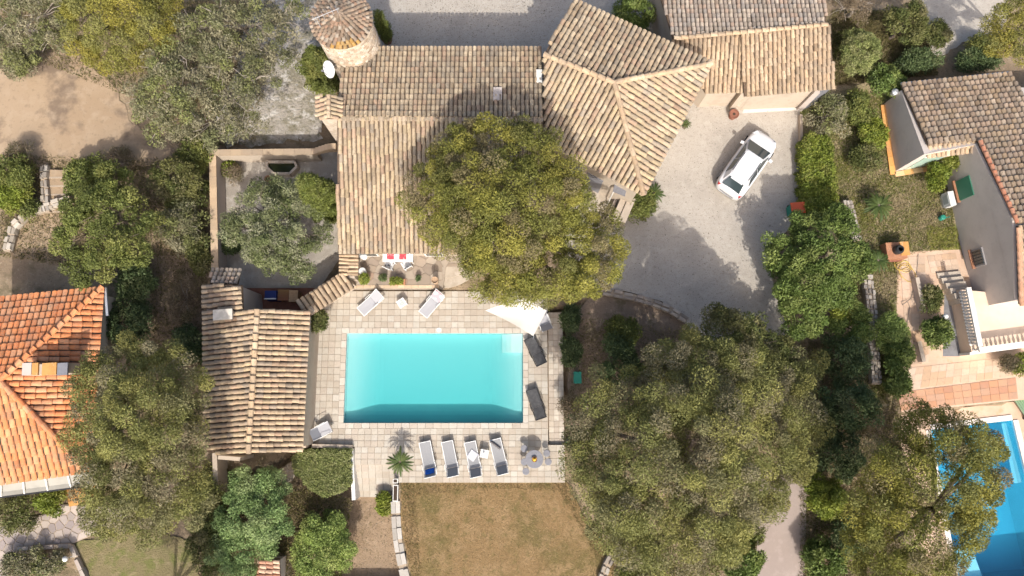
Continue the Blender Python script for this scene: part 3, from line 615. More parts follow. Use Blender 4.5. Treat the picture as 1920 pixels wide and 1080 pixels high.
# entrance wall, canopy and low walls below the hip roof
en = thing('entrance_porch', 'small entrance porch with grey canopies under the hipped roof', 'porch', (P(1120, 360).x, P(1120, 360).y, 0))
MB().prism(W([(1071, 306), (1092, 316), (1090, 327), (1069, 322)], 2.6), 2.54, 2.6).build('canopy', GREYM, en)
MB().prism(W([(1153, 343), (1176, 349), (1172, 368), (1149, 359)], 2.6), 2.54, 2.6).build('canopy', GREYM, en)
MB().prism(W([(1092, 315), (1146, 336), (1148, 360), (1091, 335)], .1), -.1, .1).build('door_step', TERRA, en)
MB().prism(W([(1095, 340), (1145, 362), (1160, 366), (1140, 408), (1090, 400)], .05), -.1, .03).build('landing', PAVE, en)
for (x, y) in ((1075, 320), (1150, 360)):
    a = P(x, y, 2.5); MB().tube([(a.x, a.y, 0), (a.x, a.y, 2.55)], .04).build('post', WHITE, en)
for k, (p, q, hh) in enumerate((((1158, 368), (1137, 415), .5), ((1172, 366), (1153, 412), 1.0), ((1186, 370), (1166, 416), 1.1))):
    a, b = P(*p, hh), P(*q, hh); wallbox(en, 'side_wall', (a.x, a.y, 0), (b.x, b.y, 0), -.05, hh, (.16, .34, .42)[k], (STUCCO_G, STUCCO, STUCCO)[k])
# ---- garage
gar = thing('garage', 'long low garage with tan tile roof behind the white car', 'garage', (P(1430, 110).x, P(1430, 110).y, 0))
g0, g1, g2, g3 = P(1258, 76, 4.0), P(1390, 63, 4.0), P(1395, 173, 2.75), P(1322, 174, 2.75)
h0, h1, h2, h3 = P(1388, 60, 4.2), P(1556, 47, 4.2), P(1565, 166, 3.0), P(1396, 181, 3.0)
n0, n1, n2, n3 = P(1222, -60, 3.5), P(1544, -60, 3.5), P(1550, 47, 4.2), P(1262, 73, 4.2)
R = Roof(gar)
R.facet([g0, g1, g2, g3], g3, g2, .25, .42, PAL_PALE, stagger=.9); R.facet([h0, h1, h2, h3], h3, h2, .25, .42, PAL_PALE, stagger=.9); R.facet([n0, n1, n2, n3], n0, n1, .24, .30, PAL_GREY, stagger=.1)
R.cap(n3, n2, .3, .4); R.build()
walls(gar, [n0, n1, h1, h2, h3, g2, g3, g0], STUCCO, .5, drop=.25)
a, b = P(1400, 197), P(1500, 192)
dd = wallbox(gar, 'garage_door', (a.x, a.y, 0), (b.x, b.y, 0), 0, 2.2, .1, WHITE)
for i in range(1, 5):
    wallbox(dd, 'door_panel', (a.x + .06, a.y - .06, 0), (b.x - .06, b.y - .06, 0), .06 + (i - 1) * .53, .53 * i, .03, WHITE_PL)
a, b = P(1306, 194), P(1362, 196); wallbox(gar, 'front_wall', (a.x, a.y, 0), (b.x, b.y, 0), -.05, 2.5, .2, STUCCO)
a, b = P(1371, 200), P(1376, 170); wallbox(gar, 'pier', P(1373, 206), P(1378, 186), -.05, 2.3, .45, STONEW)
wallbox(gar, 'pier', P(1388, 207), P(1393, 188), -.05, 2.4, .12, STUCCO)
wallbox(gar, 'pier', P(1498, 208), P(1502, 188), -.05, 2.5, .3, STUCCO_G); wallbox(gar, 'wing_wall', P(1503, 206), P(1526, 194), -.05, 2.5, .12, GREYM)
MB().prism(W([(1398, 196), (1500, 190), (1502, 206), (1392, 212)], .02), -.05, .02).build('apron', surf('concrete_apron', (.55, .52, .48), [((.48, .45, .41), 2, .45, .6, .6)]), gar)
# ---- round tower
tb = P(655, 98); TH = 6.7; tt = P(641, 40, TH); tc = Vector(((tb.x + tt.x) / 2, (tb.y + tt.y) / 2, 0)); tc = Vector((tt.x, tt.y, 0)); TR = 1.48
tow = thing('round_tower', 'round stone tower with mossy conical tile roof beside the villa', 'tower', tc)
MB().lathe((tc.x, tc.y, -.1), [(TR * 1.03, 0), (TR, TH)], 40).build('wall', STONEW, tow)
k = 0                                                          # stones that can be told apart on the sunlit side
for r in range(13):
    zz = 4.0 + r * .2
    for j in range(22):
        a = math.radians(-175 + j * 8.2 + (r % 2) * 4 + random.uniform(-1, 1)); s_ = (random.uniform(.16, .235), .07, random.uniform(.12, .175))
        o = obj('stone', *stone((tc.x + TR * math.cos(a), tc.y + TR * math.sin(a), zz), s_, a + math.pi / 2), SLAB_O, tow); o.color = (*hue([(.52, .43, .33), (.44, .36, .28), (.58, .50, .41), (.38, .29, .21)], .12), 1)
Rt = Roof(tow); nseg = 40; Hc = .75; Ro = TR + .08
for r in range(9):
    ra = Ro * (1 - r / 9.3); n = max(8, int(2 * math.pi * ra / .235))
    for j in range(n):
        a = 2 * math.pi * (j + .5 * (r % 2)) / n + random.uniform(-.03, .03); slope = math.atan2(Hc, Ro)
        u = Vector((-math.cos(a) * math.cos(slope), -math.sin(a) * math.cos(slope), math.sin(slope))); e = Vector((math.sin(a), -math.cos(a), 0)) * -1
        e = Vector((-math.sin(a), math.cos(a), 0)); nn = e.cross(u) * (1 if e.cross(u).z > 0 else -1); e = u.cross(nn)
        org = Vector((tc.x + ra * math.cos(a), tc.y + ra * math.sin(a), TH + Hc * (1 - ra / Ro) + .02)); w_ = .235; L = .23
        M = Matrix(((e.x * w_, u.x * L, nn.x * w_, org.x), (e.y * w_, u.y * L, nn.y * w_, org.y), (e.z * w_, u.z * L, nn.z * w_, org.z), (0, 0, 0, 1)))
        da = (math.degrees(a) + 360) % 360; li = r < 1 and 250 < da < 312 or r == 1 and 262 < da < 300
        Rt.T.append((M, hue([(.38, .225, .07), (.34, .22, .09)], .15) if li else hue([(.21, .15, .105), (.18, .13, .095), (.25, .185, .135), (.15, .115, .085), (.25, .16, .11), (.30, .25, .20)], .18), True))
Rt.decks.lathe((tc.x, tc.y, TH), [(Ro - .03, 0), (.03, Hc + .02)], 40); Rt.build()
# ---- pool house
ph = thing('pool_house', 'oblong tan tiled pool house along the left side of the pool', 'house', (P(480, 715).x, P(480, 715).y, 0))
p0, p1, p2_, p3 = P(383, 582, 2.7), P(580, 582, 2.7), P(566, 848, 2.7), P(388, 848, 2.7); q0, q1 = P(484, 581, 3.5), P(467, 849, 3.5)
x0, x1 = p0, P(455, 582, 3.25); y0, y1 = P(383, 534, 2.75), P(453, 534, 3.25)
R = Roof(ph)
R.facet([p0, q0, q1, p3], p0, p3, .275, .36, PAL_HOUSE, stagger=.5); R.facet([q0, p1, p2_, q1], p1, p2_, .275, .36, PAL_HOUSE, stagger=.5)
R.facet([y0, y1, P(455, 580, 3.25), P(383, 580, 2.75)], y0, P(383, 580, 2.75), .275, .36, PAL_HOUSE, stagger=.5)
R.facet([P(396, 506, 2.3), P(451, 508, 2.3), P(446, 533, 2.75), P(393, 531, 2.75)], P(396, 506, 2.3), P(451, 508, 2.3), .25, .3, PAL_GREY, stagger=.1)
R.cap(q0 + Vector((0, 0, .03)), q1 + Vector((0, 0, .03)), .34, .42); R.build()
walls(ph, [p0, q0, p1, p2_, q1, p3], STUCCO, .3); walls(ph, [y0, y1, P(455, 590, 3.25), P(383, 590, 2.75)], STUCCO_G, .1)
wallbox(ph, 'side_wall', P(458, 548), P(466, 585), 0, 2.2, .5, STUCCO_G)
wallbox(ph, 'low_wall', P(582, 610), P(577, 838), 0, .75, .22, STUCCO)
wallbox(ph, 'end_wall', P(421, 846), P(424, 935), -.9, 1.3, .25, STUCCO); wallbox(ph, 'end_wall', P(436, 852), P(475, 855), -.9, 1.9, .2, STUCCO)
c0 = P(418, 590, 3.6)
MB().box((c0.x, c0.y, 3.2), (.85, .5, .8)).build('chimney', STUCCO, ph); MB().box((c0.x + .02, c0.y, 3.66), (1.0, .55, .09), .08).build('chimney_cap', surf('concrete_cap', (.55, .50, .43), [((.42, .38, .32), 4, .45, .6, .7)]), ph)
# ---- courtyard walls
cw = thing('courtyard_wall', 'L-shaped cream courtyard wall with tan coping and a small arch', 'wall', (P(408, 300).x, P(408, 300).y, 0)); CH = 1.35
a, b, c, d_ = P(399, 286, CH), P(403, 512, CH), P(592, 284, CH), P(625, 276, 2.0)
wallbox(cw, 'wall', (a.x, a.y, 0), (b.x, b.y, 0), -.1, CH - .06, .26, STUCCO_G); wallbox(cw, 'wall', (a.x + .14, a.y, 0), (c.x, c.y, 0), -.1, CH - .062, .26, STUCCO)
def coping(parent, p, q, z, w_, L_, pal):
    L = (q - p).length; n = max(1, int(L / L_)); r = math.atan2(q.y - p.y, q.x - p.x)
    for i in range(n):
        m = p.lerp(q, (i + .5) / n); o = MB().box((m.x, m.y, z), (L / n - .008, w_, .07), r).build('coping_slab', SLAB_O, parent); o.color = (*hue(pal), 1)
COPC = [(.46, .34, .225), (.42, .305, .20), (.50, .37, .25)]
coping(cw, Vector((a.x, a.y - .2, 0)), Vector((b.x, b.y, 0)), CH - .02, .40, .6, COPC); coping(cw, Vector((a.x - .2, a.y, 0)), Vector((c.x, c.y, 0)), CH - .022, .36, .6, [(.34, .26, .185), (.38, .29, .20)])
for i in range(7):                                             # the arch rises to the house wall
    t = i / 6; m = P(590 + 36 * t, 284 - 8 * math.sin(t * 1.6), CH + .75 * math.sin(t * 1.57)); o = MB().box((m.x, m.y, m.z - .08), (.28, .34, .2 + .05 * i)).build('arch_stone', SLAB_O, cw); o.color = (*hue(COPC), 1)
for px, py in ((408.5, 359), (411, 480)):
    m = P(px, py, .9); MB().lathe((m.x - .02, m.y, m.z - .1), [(.06, 0), (.08, .1), (.03, .16)], 10).build('wall_lamp', WHITE_PL, cw)
# ---- tile-capped wall between courtyard and pool terrace
tw = thing('tile_capped_wall', 'bent wall capped with tan barrel tiles between courtyard and terrace', 'wall', (P(610, 552).x, P(610, 552).y, 0)); WH = 1.6
a, b = P(566, 581, WH), P(655, 524, WH); wallbox(tw, 'wall', (a.x, a.y, 0), (b.x, b.y, 0), -.1, WH - .05, .45, STUCCO)
c, d_ = P(654, 524, WH), P(655, 478, WH + .2); wallbox(tw, 'wall', (c.x, c.y + .1, 0), (d_.x, d_.y, 0), -.1, WH - .05, .6, STUCCO)
R = Roof(tw, 'cap')
for (p, q, n, hw) in ((a, b, 11, .52), (c + Vector((0, .2, 0)), d_, 6, .45)):
    d = (q - p); d.z = 0; r = d.normalized(); u = Vector((-r.y, r.x, 0)); 
    for sgn in (1,):
        R.facet([p - u * hw, q - u * hw, q + u * hw + Vector((0, 0, .25)), p + u * hw + Vector((0, 0, .25))], p - u * hw, q - u * hw, d.length / n, .53, PAL_PALE, stagger=.2)
R.build()
wallbox(tw, 'pillar', P(597, 590), P(607, 583), 0, 1.75, .4, STUCCO)
# ---- neighbour's orange-roofed house, left edge
lh = thing('orange_roof_house', 'house with bright orange hipped tile roof at the left edge', 'house', (P(40, 720).x, P(40, 720).y, 0))
A1, B1, C1, D1, E1 = P(-60, 566, 3.2), P(194, 539, 3.2), P(2, 714, 5.0), P(170, 882, 3.2), P(-60, 916, 3.2); C2 = P(-120, 714, 5.0)
R = Roof(lh)
R.facet([A1, B1, C1, C2], A1, B1, .30, .42, PAL_ORANGE, zs=.62, stagger=.05); R.facet([B1, D1, C1], B1, D1, .30, .46, PAL_ORANGE, zs=.7, stagger=.6); R.facet([C2, C1, D1, E1], E1, D1, .33, .42, [(.62, .25, .10), (.58, .22, .085), (.63, .30, .145), (.60, .265, .115)], zs=.62, stagger=.4)
for p in (B1, D1): R.cap(p + Vector((0, 0, .03)), C1 + Vector((0, 0, .03)), .34, .42, PAL_ORANGE)
R.build(); walls(lh, [A1, B1, D1, E1], STUCCO, .4)
c = P(85, 692, 5.2)
for nm, dx, s, m in (('chimney', 0, (2.1, .5, 1.4), STUCCO), ('chimney_cap', -.85, (.45, .6, .1), STUCCO_G), ('chimney_cap', -.45, (.3, .6, .1), OCHRE), ('chimney_cap', .25, (.7, .6, .1), OCHRE), ('chimney_cap', .9, (.5, .6, .1), GREYM)):
    MB().box((c.x + dx, c.y, 4.5 if nm == 'chimney' else 5.25), s, .06).build(nm, m, lh)
wallbox(lh, 'gutter', B1 + Vector((.08, 0, 0)), P(199, 592, 3.2) + Vector((.05, 0, 0)), 3.1, 3.2, .12, STEEL)
va, vb_, vc, vd = P(-40, 906, 3.0), P(168, 882, 3.0), P(178, 908, 2.6), P(-40, 936, 2.6)
for i in range(5):                                             # glazed veranda strip
    t0, t1 = i / 5, (i + 1) / 5; MB().prism([(v.x, v.y) for v in (va.lerp(vb_, t0 + .01), va.lerp(vb_, t1 - .01), vd.lerp(vc, t1 - .01), vd.lerp(vc, t0 + .01))], 2.72, [2.98, 2.98, 2.62, 2.62]).build('veranda_pane', GLASSP, lh)
    p, q = va.lerp(vb_, t1), vd.lerp(vc, t1); MB().tube([p + Vector((0, 0, .03)), q + Vector((0, 0, .05))], .05, 6).build('glazing_bar', WHITE, lh)
wallbox(lh, 'veranda_gutter', vd + Vector((0, -.05, 0)), vc + Vector((0, -.05, 0)), 2.5, 2.62, .08, BLACKM)
for t in (.02, .5, .97): a = vd.lerp(vc, t); MB().tube([(a.x, a.y + .1, 0), (a.x, a.y + .1, 2.6)], .06).build('post', WHITE, lh)
MB().prism(W([(120, 916), (178, 902), (182, 940), (130, 950)], .06), -.1, .06).build('doorstep', OCHRE, lh)
# ---- neighbour's white house, right edge
rh = thing('weathered_roof_house', 'white house with weathered brown tile roof at the right edge', 'house', (P(1800, 330).x, P(1800, 330).y, 0))
g1_, g2_, g3_, g4_ = P(1657, 195), P(1677, 322), P(1764, 304), P(1831, 577); k1, k2, k3, k4, k5 = P(1692, 162, 1.9), P(1740, 268, 3.05), P(1834, 252, 3.1), P(1906, 418, 4.35), P(2010, 402, 4.35)
k6, k7 = P(1905, 134, 1.9), P(2010, 180, 2.2)
R = Roof(rh)
R.facet([P(1690, 160, 1.95), P(1892, 139, 1.95), P(2040, 400, 4.35), P(1906, 420, 4.35), P(1834, 262, 3.12), P(1741, 270, 3.1)], k1, k6, .30, .36, PAL_RIGHT, stagger=.1)
R.facet([P(1908, 424, 4.35), P(2040, 404, 4.35), P(2040, 552, 3.1), P(1912, 571, 3.1)], P(1912, 571, 3.1), P(2040, 552, 3.1), .28, .4, PAL_PALE, stagger=.8)
R.facet([P(1740, 268, 3.0), P(1830, 258, 3.0), P(1824, 284, 2.55), P(1738, 294, 2.55)], P(1738, 294, 2.55), P(1824, 284, 2.55), .26, .34, PAL_PALE, stagger=.3)
R.cap(P(1836, 266, 3.2), P(1906, 418, 4.42), .26, .38, [(.46, .19, .11), (.42, .17, .10)]); R.cap(P(1913, 572, 3.2), P(1908, 428, 4.42), .3, .4, [(.55, .30, .19), (.52, .27, .16)])
R.build()
def wl(pts, tops, mat, nm='wall'): MB().prism([(p.x, p.y) for p in pts], -.1, tops).build(nm, mat, rh)
FAR = P(2030, 270)
wl([g1_, g2_, g3_ + Vector((.3, .0, 0)), Vector((FAR.x, g3_.y, 0)), Vector((FAR.x, g1_.y + .3, 0))], [1.85, 2.98, 2.98, 2.98, 1.85], surf('white_render', (.52, .465, .42), [((.45, .40, .36), 1.0, .45, .62, .6), ((.36, .315, .285), 5, .60, .74, .5)], bmp=(25, .2, .01)))
mid = P(1800, 452)
wl([g3_, g4_, Vector((FAR.x, g4_.y + .4, 0)), Vector((FAR.x, g3_.y, 0))], [3.0, 3.02, 3.02, 3.0], MATS['white_render'])
a = Vector((g3_.x, g3_.y, 0)); b = Vector((g4_.x, g4_.y, 0)); n_ = a.lerp(b, .54)
obj('gable', [(a.x, a.y, 2.99), (b.x, b.y, 2.99), (n_.x, n_.y, 4.25), (FAR.x, a.y, 2.99), (FAR.x, b.y, 2.99), (FAR.x, n_.y + .4, 4.25)], [(0, 1, 2), (3, 5, 4), (0, 2, 5, 3), (1, 4, 5, 2)], MATS['white_render'], rh)
coping(rh, P(1656, 198) + Vector((-.05, 0, 0)), P(1674, 328) + Vector((-.05, 0, 0)), .1, .34, .5, [(.62, .32, .10), (.58, .28, .09)]); coping(rh, P(1676, 328), P(1745, 316), .1, .3, .5, [(.62, .33, .12), (.60, .40, .22)])
dW = (g4_ - g3_).normalized(); rW = math.atan2(dW.y, dW.x); nW = Vector((dW.y, -dW.x, 0))
if nW.x > 0: nW = -nW
def onwall(t, z, s, nm, mat, out=.03, parent=None):
    m = g3_.lerp(g4_, t) + nW * out; return MB().box((m.x, m.y, z), s, rW).build(nm, mat, parent or rh)
onwall(.235, 1.45, (1.15, .05, 1.2), 'shutter', GREENS); onwall(.235, .80, (1.3, .2, .1), 'sill', TERRA, .08)
f = onwall(.69, 1.2, (1.0, .08, .9), 'window', surf('window_frame', (.30, .28, .27)), .03); onwall(.69, 1.2, (.84, .04, .74), 'pane', GLASS, .075, f)
for i in range(5):
    m = g3_.lerp(g4_, .69 + (i - 2) * .019) + nW * .14; MB().tube([(m.x, m.y, .78), (m.x, m.y, 1.62)], .018, 6).build('bar', BLACKM, f)
onwall(.69, .73, (1.1, .2, .07), 'sill', TERRA, .1, f)
m = g2_.lerp(g3_, .45); MB().box((m.x, m.y - .03, 1.15), (1.5, .06, 2.0), math.atan2((g3_ - g2_).y, (g3_ - g2_).x)).build('glass_door', surf('painted_reflection_glass', (.42, .58, .50), rough=.15, spec=.6), rh)  # pale green of a reflection, painted into the pane's base colour
m = P(1684, 170, 1.7); MB().lathe((m.x - .1, m.y, 1.3), [(.16, 0), (.2, .3), (.1, .4)], 12).build('vent_cowl', STEEL, rh)
wallbox(rh, 'eave_gutter', P(1690, 158, 1.95) + Vector((0, .05, 0)), P(1892, 137, 1.95) + Vector((0, .05, 0)), 1.86, 1.95, .12, STEEL)
# ---- raised terrace with balustrades and stairs
rt = thing('raised_terrace', 'raised pale terrace with white balustrades in front of the right house', 'terrace', (P(1870, 620).x, P(1870, 620).y, 0)); TZ2 = 1.0
ta, tb_, tc_, td = P(1800, 543, TZ2), P(1822, 660, TZ2), P(2000, 636, TZ2), P(1990, 560, TZ2)
MB().prism([(v.x, v.y) for v in (ta, tb_, tc_, td)], -.1, TZ2).build('floor', surf('terrace_floor', (.66, .52, .40), [((.60, .46, .34), 1.4, .45, .62, .6)], bmp=(16, .2, .01)), rt)
MB().prism([(v.x, v.y) for v in (tb_ + Vector((-.1, -.02, 0)), tc_ + Vector((0, -.02, 0)), tc_ + Vector((0, -.16, 0)), tb_ + Vector((-.12, -.16, 0)))], -.1, TZ2 - .01).build('front_wall', WHITE, rt)
def balustrade(p, q, n):
    BP = [(.09, 0), (.09, .06), (.05, .1), (.09, .28), (.04, .5), (.05, .58), (.09, .62), (.09, .68)]
    for i in range(n):
        m = p.lerp(q, (i + .5) / n); MB().lathe((m.x, m.y, TZ2 + .002), BP, 10).build('baluster', WHITE, rt)
    r = math.atan2(q.y - p.y, q.x - p.x); c = (p + q) / 2; MB().box((c.x, c.y, TZ2 + .74), ((q - p).length + .2, .26, .12), r).build('rail', WHITE, rt)
balustrade(ta + Vector((-.02, -.1, 0)), tb_ + Vector((-.02, .35, 0)), 17); balustrade(tb_ + Vector((.0, .08, 0)), tc_ + Vector((0, .08, 0)), 21)
MB().prism(W([(1772, 500), (1786, 497), (1800, 668), (1768, 668)], .02), -.05, .02).build('grey_walk', surf('slate_grey_floor', (.17, .165, .17), [((.22, .22, .23), 3, .45, .6, .6)]), rt)
for i in range(6):
    y = 512 + i * 9.5; xL = 1757 + i * 8; z = .16 * (i + 1); x2 = 1800 + i * 5
    MB().prism(W([(xL, y), (x2, y - 4), (x2 + 3, y + 5.5), (xL + 3, y + 10)], z), -.05, z).build('stair', PAVE, rt)
for (pts, h, lab, nm) in (([(1720, 520), (1733, 582)], .55, 'upper low planter wall beside the peach walkway', 'planter_wall'), ([(1724, 640), (1733, 678)], .5, 'lower low planter wall beside the peach walkway', 'planter_wall')):
    a, b = P(*pts[0], h), P(*pts[1], h); T = thing(nm, lab, 'wall', ((a.x + b.x) / 2, (a.y + b.y) / 2, 0)); wallbox(T, 'wall', (a.x, a.y, 0), (b.x, b.y, 0), -.05, h - .05, .16, STUCCO_G); wallbox(T, 'coping', (a.x, a.y, 0), (b.x, b.y, 0), h - .05, h, .22, STUCCO)
    if nm and h == .55:
        c = P(1748, 581, h); wallbox(T, 'end_wall', (b.x + .13, b.y, 0), (c.x, c.y, 0), -.05, h - .02, .16, STUCCO)
# ---- white kerb walls round the clipped hedge
kw = thing('hedge_wall', 'low white wall wrapping the clipped hedge beside the terrace steps', 'wall', (P(658, 842).x, P(658, 842).y, 0))
a, b, c = P(585, 836, .35), P(660, 838, .35), P(663, 938, .35)
wallbox(kw, 'wall', (a.x, a.y, 0), (b.x, b.y, 0), -.6, .35, .2, STUCCO); wallbox(kw, 'wall', (b.x - .05, b.y - .11, 0), (c.x, c.y, 0), -.95, .32, .2, WHITE)
# ---- small tiled shed at the bottom
sh = thing('tiled_shed', 'small tile roofed shed under the green trees at the bottom', 'shed', (P(500, 1065).x, P(500, 1065).y, -.9))
s0, s1, s2, s3 = P(484, 1050, 1.4), P(524, 1048, 1.4), P(526, 1110, 1.0), P(480, 1110, 1.0); R = Roof(sh); R.facet([s0, s1, s2, s3], s2, s1, .26, .36, [(.48, .25, .16), (.42, .22, .15), (.52, .36, .26)], stagger=.4); R.build(); walls(sh, [s0, s1, s2, s3], STUCCO_G, .15, -.95)
pq = W([(1502, 215), (1503, 290), (1510, 330), (1522, 400)], .25)
dk = thing('driveway_kerb', 'thin white kerb wall along the right side of the driveway', 'kerb', (pq[1].x, pq[1].y, 0))
for i in range(3): wallbox(dk, 'kerb_stone', (pq[i].x, pq[i].y, 0), (pq[i + 1].x, pq[i + 1].y, 0), -.1, .30 - .002 * i, .16, STUCCO)
# ================================================================== TREES AND PLANTS
STY = {  # palette, puff radius, leaf length, leaf width, leaves per puff, puff density, shell
 'pine': ([(0.212, 0.212, 0.0488), (0.246, 0.237, 0.0529), (0.19, 0.195, 0.0488), (0.274, 0.255, 0.0569), (0.173, 0.173, 0.0508), (0.216, 0.184, 0.0902)], .52, .10, .050, 620, 1.0, (.86, 1.06)),
 'pine_dull': ([(0.197, 0.202, 0.0677), (0.227, 0.227, 0.072), (0.178, 0.184, 0.0614), (0.253, 0.244, 0.0794), (0.205, 0.198, 0.0899), (0.211, 0.189, 0.109)], .52, .10, .050, 600, 1.0, (.84, 1.08)),
 'yellow': ([(0.24, 0.222, 0.048), (0.27, 0.24, 0.05), (0.2, 0.195, 0.048), (0.22, 0.215, 0.07)], .48, 0.11, 0.05, 560, .6, (.8, 1.05)),
 'grey': ([(0.217, 0.204, 0.119), (0.185, 0.185, 0.0988), (0.251, 0.23, 0.145), (0.164, 0.172, 0.0791), (0.198, 0.211, 0.0791)], .42, .13, .07, 170, .50, (.55, 1.08)),
 'olive': ([(0.192, 0.212, 0.0978), (0.161, 0.186, 0.0805), (0.235, 0.248, 0.138), (0.137, 0.161, 0.0633), (0.273, 0.273, 0.172)], .38, .12, .055, 210, .62, (.55, 1.08)),
 'green': ([(0.148, 0.173, 0.0479), (0.175, 0.197, 0.0532), (0.127, 0.147, 0.0426), (0.202, 0.209, 0.0617)], .42, .13, .075, 240, .62, (.75, 1.06)),
 'blue': ([(0.251, 0.324, 0.0936), (0.292, 0.365, 0.104), (0.219, 0.285, 0.0805), (0.341, 0.388, 0.128)], .42, .11, .055, 400, .95, (.78, 1.06)),
 'bluish': ([(0.215, 0.304, 0.116), (0.25, 0.342, 0.13), (0.187, 0.267, 0.1), (0.292, 0.364, 0.159)], .42, .11, .055, 400, .95, (.78, 1.06)),
 'bright': ([(0.185, 0.225, 0.036), (0.215, 0.245, 0.042), (0.155, 0.195, 0.034), (0.235, 0.25, 0.06)], .34, .13, .085, 210, .70, (.8, 1.06)),
 'laurel': ([(0.125, 0.176, 0.0451), (0.15, 0.2, 0.0526), (0.107, 0.15, 0.0376), (0.181, 0.22, 0.0627)], .38, .14, .085, 220, .66, (.75, 1.06)),
 'dark': ([(0.0951, 0.131, 0.0522), (0.115, 0.153, 0.0614), (0.0798, 0.114, 0.046), (0.138, 0.162, 0.0706)], .42, .14, .08, 220, .58, (.70, 1.06)),  # dark-leaved plants; the thicket's shade is also put into this leaf colour
 'dull': ([(0.132, 0.144, 0.046), (0.161, 0.161, 0.0575), (0.109, 0.127, 0.0391), (0.184, 0.172, 0.0805)], .40, .13, .07, 200, .58, (.65, 1.08)),
 'brown': ([(.20, .155, .10), (.17, .13, .085), (.24, .19, .13), (.15, .13, .07)], .34, .13, .035, 130, .5, (.5, 1.08)),
 'clip': ([(0.213, 0.241, 0.084), (0.252, 0.274, 0.101), (0.179, 0.207, 0.0694), (0.286, 0.293, 0.129)], .24, .09, .055, 130, .95, (.93, 1.01)),
 'cypress': ([(0.14, 0.165, 0.04), (0.16, 0.185, 0.046), (0.12, 0.145, 0.036), (0.175, 0.19, 0.058)], .28, .14, .05, 170, .85, (.88, 1.04)),
}
def unit(n):
    v = RNG.normal(size=(n, 3)); return v / np.linalg.norm(v, axis=1, keepdims=True)
def crown_mesh(lobes, style, scale=1.0, dens=1.0, lower=.15):
    pal, pr, L, Wd, nl, dn, shell = STY[style]; pr *= scale; pal = np.array(pal)
    C = np.array([l[0] for l in lobes]); Rr = np.array([l[1] for l in lobes]); PP = []
    for i in range(len(lobes)):
        r = Rr[i]; area = 2.6 * math.pi * ((r[0] * r[1]) ** .8 + 2 * ((r[0] + r[1]) / 2 * r[2]) ** .8) / 3 * 1.0
        n = max(4, int(dn * dens * area / (pr * pr * 1.6) * (2.2 if style in ('pine', 'pine_dull', 'yellow') else 1)))
        d_ = unit(n); fl = (d_[:, 2] < -lower) & (RNG.random(n) < .9); d_[fl, 2] *= -1
        p = C[i] + d_ * r * RNG.uniform(shell[0], shell[1], (n, 1)) * (1 + .10 * RNG.normal(size=(n, 1)) * (shell[0] < .9))
        for j in range(len(lobes)):
            if j != i:
                q = (p - C[j]) / Rr[j]; p = p[(q ** 2).sum(1) > .62]
        PP.append(p)
    p = np.vstack(PP)
    if style in ('pine', 'pine_dull', 'yellow'):               # keep clumps apart so that they read as clumps
        p = p[RNG.permutation(len(p))]; keep = []
        for k in range(len(p)):
            if not keep or ((p[keep] - p[k]) ** 2).sum(1).min() > (pr * .95) ** 2: keep.append(k)
        p = p[keep]
    n = len(p); col = pal[RNG.integers(0, len(pal), n)] * RNG.uniform(.85, 1.18, (n, 1))
    dd = unit(n * nl).reshape(n, nl, 3); dd[..., 2] = np.where((dd[..., 2] < -.1) & (RNG.random((n, nl)) < .75), -dd[..., 2], dd[..., 2])
    sz = pr * RNG.uniform(.7, 1.3, (n, 1, 1))
    b = p[:, None] + dd * sz * (RNG.random((n, nl, 1)) ** .22) * np.array([1, 1, .75])
    dr = .45 * dd + .75 * RNG.normal(size=dd.shape) + np.array([0, 0, .15]); dr /= np.linalg.norm(dr, axis=2, keepdims=True)
    sd = np.cross(dr, dd + .45 * RNG.normal(size=dd.shape)); sd /= np.linalg.norm(sd, axis=2, keepdims=True) + 1e-6
    ln = L * RNG.uniform(.7, 1.3, (n, nl, 1)); wd = Wd * RNG.uniform(.7, 1.3, (n, nl, 1))
    V = np.stack([b - sd * wd * .5, b + sd * wd * .5, b + dr * ln], 2).reshape(-1, 3)
    cc = (col[:, None] * RNG.uniform(.8, 1.22, (n, nl, 1))).reshape(-1, 3).repeat(3, 0)
    return V, np.arange(len(V)).reshape(-1, 3), cc
TRI = [0]
